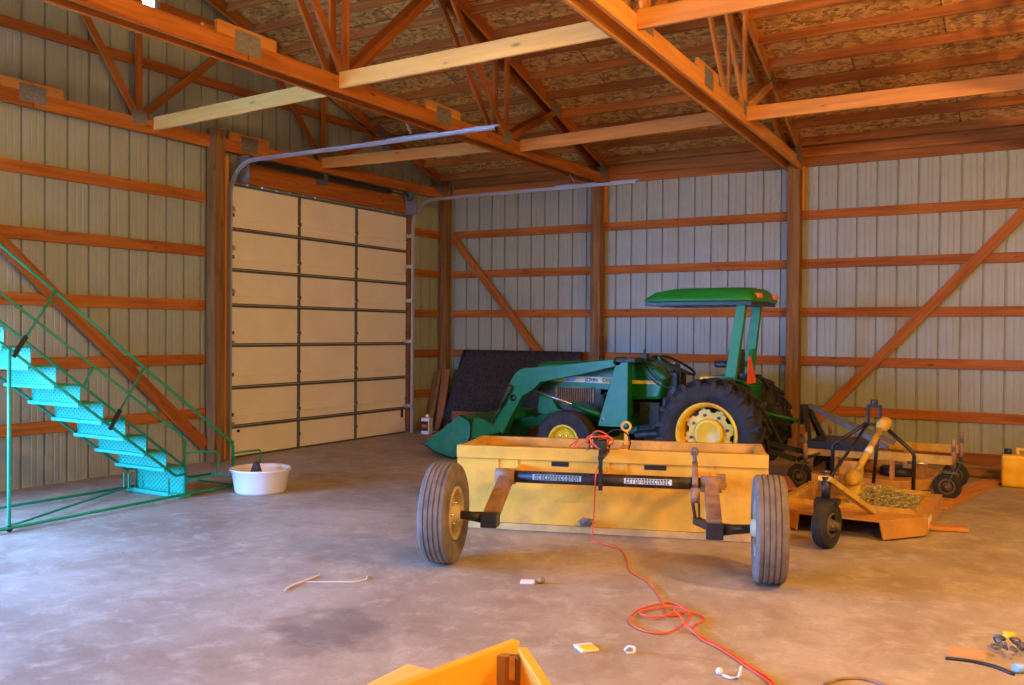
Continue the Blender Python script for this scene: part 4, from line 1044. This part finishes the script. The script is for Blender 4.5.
# can beside the corner
cn_ = thing('oil_jug', (.42,-.99,0), 'white jug with a dark label by the right jamb of the garage door', 'jug')
MB().box((.35,-1.05,0),(.49,-.93,.24)).box((.40,-1.01,.24),(.45,-.97,.285)).build('jug_body', M['white'], cn_, bevel=.015)
MB().box((.36,-1.054,.05),(.48,-1.049,.19)).build('jug_label', M['blackplastic'], cn_); MB().box((.37,-1.057,.10),(.47,-1.053,.14)).build('label_band', M['red'], cn_)
o = board('leaning_plank', (.32,-.56,.02), (.235,-.245,.92), .13, .028, M['old_wood'], up=(0,-1,.3)); tag(o, 'brown plank leaning on the corner post, right of its darker neighbour', 'plank')
o = board('leaning_plank', (.16,-.60,.02), (.08,-.235,.88), .12, .028, M['post'], up=(0,-1,.3)); tag(o, 'dark plank leaning in the corner, left of the brown plank', 'plank')
o = board('short_board', (.53,-.84,.03), (.78,-.93,.03), .20, .05, M['old_wood']); tag(o, 'reddish brown board lying on the floor behind the loader bucket', 'plank')
# dark mat leaning on the back wall
mt = MB(); n = 26; mm = 12; grid = {}
rm = random.Random(2)
for i in range(n+1):
    for j in range(mm+1):
        x = .40+(2.52-.40)*i/n; z = .03+1.19*j/mm; y = -.66+(j/mm)*.52 + .012*math.sin(i*.9+j*.5) + rm.uniform(-.006,.006)
        x += (.10*(j/mm) if i == 0 else 0)
        grid[i,j] = mt.bm.verts.new((x,y,z))
for i in range(n):
    for j in range(mm): mt.bm.faces.new((grid[i,j],grid[i+1,j],grid[i+1,j+1],grid[i,j+1])).smooth = True
o = mt.build('rubber_mat', M['mat'], recalc=False); sd = o.modifiers.new('thick','SOLIDIFY'); sd.thickness = .03; sd.offset = 0
tag(o, 'large dark rough mat leaning against the back wall behind the loader bucket', 'mat')
o = board('stored_plank', (.86,-.78,.30), (2.40,-.78,.31), .05, .16, M['old_wood']); 
bpy.data.objects.remove(o)
o = board('stored_plank', (.80,-.98,.09), (2.42,-.98,.09), .12, .17, M['post']); tag(o, 'dark timber beam on the floor behind the loader, under the brown plank', 'plank')
o = board('stored_plank', (.86,-.92,.27), (2.40,-.92,.27), .16, .18, M['old_wood']); tag(o, 'brown plank lying on the dark timber beam behind the loader', 'plank')
# jerry can
jc = thing('jerry_can', (8.0,-1.45,0), 'yellow plastic jerry can standing on the floor at the right edge', 'jerry can')
FRAME[0] = Matrix.Translation((8.02,-1.40,0)) @ Matrix.Rotation(R(4), 4, 'Z')
MB().box((-.19,-.11,0),(.26,.11,.32)).build('can_body', M['jug'], jc, bevel=.03)
MB().box((-.06,-.03,.32),(-.03,.03,.375)).box((.20,-.03,.32),(.23,.03,.375)).box((-.06,-.03,.36),(.23,.03,.385)).build('can_handle', M['jug'], jc, bevel=.008)
MB().lathe([(.001,.31),(.035,.31),(.035,.37),(.001,.37)], 16, 'Z', (-.13,0,0), closed=False).build('can_cap', M['black'], jc)
FRAME[0] = Matrix.Identity(4)
# boards on the floor by the wall and between the implements
for a, b_, w_, h_, lab, mt_ in (((7.42,-3.12,.012),(7.74,-1.25,.012),.20,.022,'orange flat board on the floor under the right caster wheel','wood_warm'),
      ((7.30,-1.0,.05),(7.95,-.9,.05),.10,.08,'dark beam on the floor along the back wall left of the yellow can','post'),
      ((5.95,-3.75,.03),(6.34,-4.85,.03),.22,.05,'reddish plank on the floor between the scraper and the rotary cutter','old_wood'),
      ((5.72,-3.62,.03),(6.08,-4.70,.03),.18,.05,'brown plank on the floor behind the right scraper tyre','post'),
      ((7.40,-4.10,.02),(7.72,-4.0,.02),.10,.03,'short orange offcut sticking out beside the rotary cutter','wood_warm')):
    o = board('floor_plank', a, b_, w_, h_, M[mt_]); tag(o, lab, 'plank')
rp_ = random.Random(9)
for k in range(5):
    z = .075+.032*k; y0 = -3.35-.03*k
    o = board('stacked_plank', (5.98+.02*k,y0+.0,z-.03+.0), (6.16+.03*k,y0-.62,z-.03), .16, .026, M['old_wood']); 
    o.matrix_basis = Matrix.Translation((0,.42,-.03)) @ o.matrix_basis
    tag(o, '%s reddish plank in the small stack behind the rear tractor tyre' % ['bottom','second from the bottom','middle','second from the top','top'][k], 'plank', 'stacked planks')
# things at the lower right corner
o = MB().box((7.86,-7.03,.0),(8.02,-6.90,.006)).build('card_scrap', M['card']); tag(o, 'flat orange card scrap on the floor near the right edge', 'card')
string([(7.86,-7.10,.006),(7.96,-7.08,.006),(8.06,-7.10,.007),(8.14,-7.16,.006)], .008, M['black'], 'black_strap', 'black strap end lying in front of the orange card scrap', 'strap')
string([(7.45,-7.72,.006),(7.50,-7.62,.006),(7.58,-7.57,.006),(7.68,-7.60,.006),(7.78,-7.70,.006)], .007, M['rusty'], 'loose_cable', 'dark brown cord curling at the bottom right edge', 'cord')
b = MB(); rc = random.Random(3)
for k in range(12):
    c_ = Vector((8.10+rc.uniform(-.05,.07), -6.84+rc.uniform(-.09,.07), .022+rc.random()*.03)); m = Matrix.Translation(c_) @ Matrix.Rotation(rc.random()*3, 4, 'Z') @ Matrix.Rotation(rc.random()*1.5, 4, 'X')
    b.tube([m @ Vector((.022*math.cos(a*PI/4),.015*math.sin(a*PI/4),0)) for a in range(8)], .006, 5, closed=True)
tag(b.build('chain', M['darkgalv']), 'small heap of steel chain on the floor at the right edge', 'chain')
o = MB().tube([(8.14,-7.12,.02),(8.19,-7.08,.02)], .02, 10).build('blue_bottle_end', M['decal_b']); tag(o, 'small pale blue cap on the floor below the chain heap', 'litter')
o = MB().lathe([(.001,0),(.03,0),(.03,.03),(.001,.03)], 14, 'Z', (8.10,-6.60,0), closed=False).build('plastic_puck', M['jug']); tag(o, 'small yellow cap on the floor just behind the chain heap', 'litter')

# ------------------------------------------------------------------ foreground yellow box
FB = thing('yellow_bin', (6.85,-9.5,0), 'open yellow steel bin whose corner rises at the bottom edge of the photo', 'bin')
P0 = Vector((6.712,-9.06,0)); dl = (Vector((6.60,-9.64,0))-Vector((6.708,-9.058,0))).normalized(); dr_ = (Vector((7.006,-9.348,0))-Vector((6.777,-9.105,0))).normalized()
def wallp(p, d, L_, off, name):
    q = p+d*L_; b = MB(); m = aim(p, q)
    b.box((0,-.016,.02),(L_,.016,.45), m); return b.build(name, M['box_yellow'], FB, bevel=.003)
wallp(P0, dl, 1.0, 0, 'side_wall'); wallp(P0+Vector((.055,-.055,0)), dr_, .9, 0, 'side_wall')
pA = P0+dl*1.0; pB = P0+Vector((.055,-.055,0))+dr_*.9
wallp(pA, (pB-pA).normalized(), (pB-pA).length, 0, 'side_wall')
MB().prism([(P0.x+.02,P0.y-.05),(pB.x,pB.y),(pA.x,pA.y)], .02, .04, 'XY').build('bin_floor', M['box_yellow'], FB)
b = MB().box((-.045,-.035,.05),(.04,.0,.43), Matrix.Translation((P0.x+.03,P0.y-.075,0)) @ Matrix.Rotation(R(10), 4, 'Z'))
br = b.build('corner_bracket', M['rusty'], FB, bevel=.004)
MB().box((-.008,-.045,.36),(.012,-.036,.44), Matrix.Translation((P0.x+.045,P0.y-.075,0)) @ Matrix.Rotation(R(10), 4, 'Z')).build('bracket_tab', M['chrome'], br)
o = board('weathered_block', (6.28,-9.55,.30), (6.45,-9.23,.30), .16, .10, M['yellow_worn'])
bpy.data.objects.remove(o)
o = board('weathered_block', (6.37,-9.60,.16), (6.37,-9.155,.16), .10, .32, M['wood_pale']); tag(o, 'weathered wooden block beside the yellow bin at the bottom edge', 'block')

# ------------------------------------------------------------------ lights
def lamp(loc, e, col, size):
    l = bpy.data.lights.new('lamp_or_fill', 'POINT'); l.energy = e; l.color = col; l.shadow_soft_size = size
    o = bpy.data.objects.new('lamp_or_fill', l); C.objects.link(o); o.location = Vector(loc); return o
WARM = (1, .58, .17)
lamp((10.0,-6.8,3.2), 900, WARM, .22)
lamp((9.7,-10.4,3.2), 700, WARM, .22)
lamp((6.6,-7.9,3.35), 150, WARM, .2)  # added fill, not a known lamp: brightens the roof and trusses
lamp((3.6,-11.4,3.4), 60, WARM, .2)  # weak warm fill, added for the left wall and floor
def portal(w, h, loc, rot):
    l = bpy.data.lights.new('daylight_portal', 'AREA'); l.shape = 'RECTANGLE'; l.size = w*K; l.size_y = h*K; l.cycles.is_portal = True
    o = bpy.data.objects.new('daylight_portal', l); C.objects.link(o); o.location = loc; o.rotation_euler = rot
portal(3.0, 2.5, (-.03, -10.5, 1.25), (R(90), 0, R(-90)))
portal(1.1, 2.5, (1.0, FY-.03, 1.25), (R(90), 0, 0))
wd = bpy.data.worlds.new('sky'); bpy.context.scene.world = wd; wd.use_nodes = True
bg = wd.node_tree.nodes['Background']; bg.inputs['Color'].default_value = (.16, .38, 1.0, 1); bg.inputs['Strength'].default_value = 84

# ------------------------------------------------------------------ plan units -> metres
for me in {o.data for o in bpy.data.objects if o.type == 'MESH'}:
    me.transform(Matrix.Scale(K, 4))
for o in bpy.data.objects:
    mb_ = o.matrix_basis.copy(); mb_.translation *= K; o.matrix_basis = mb_
    for md in o.modifiers:
        if md.type == 'SOLIDIFY': md.thickness *= K

# ------------------------------------------------------------------ camera
cam = bpy.data.cameras.new('camera'); cam.sensor_width = 36; cam.lens = 906.457/1024*36; cam.clip_start = .05
co = bpy.data.objects.new('camera', cam); C.objects.link(co); bpy.context.scene.camera = co
yaw, pit, rol = .5394, -.01146, .00751
fw = Vector((-math.sin(yaw)*math.cos(pit), math.cos(yaw)*math.cos(pit), math.sin(pit)))
r0 = Vector((math.cos(yaw), math.sin(yaw), 0)); u0 = r0.cross(fw)
r2 = r0*math.cos(rol)+u0*math.sin(rol); u2 = -r0*math.sin(rol)+u0*math.cos(rol)
P = Vector((8.2749,-11.7137,1.4975))*K
co.matrix_world = Matrix(((r2.x,u2.x,-fw.x,P.x),(r2.y,u2.y,-fw.y,P.y),(r2.z,u2.z,-fw.z,P.z),(0,0,0,1)))

sc = bpy.context.scene
sc.view_settings.view_transform = 'Standard'; sc.view_settings.look = 'None'; sc.view_settings.gamma = 1; sc.view_settings.use_curve_mapping = False
sc.view_settings.exposure = .02
sc.cycles.max_bounces = 8; sc.cycles.diffuse_bounces = 4; sc.cycles.use_denoising = True
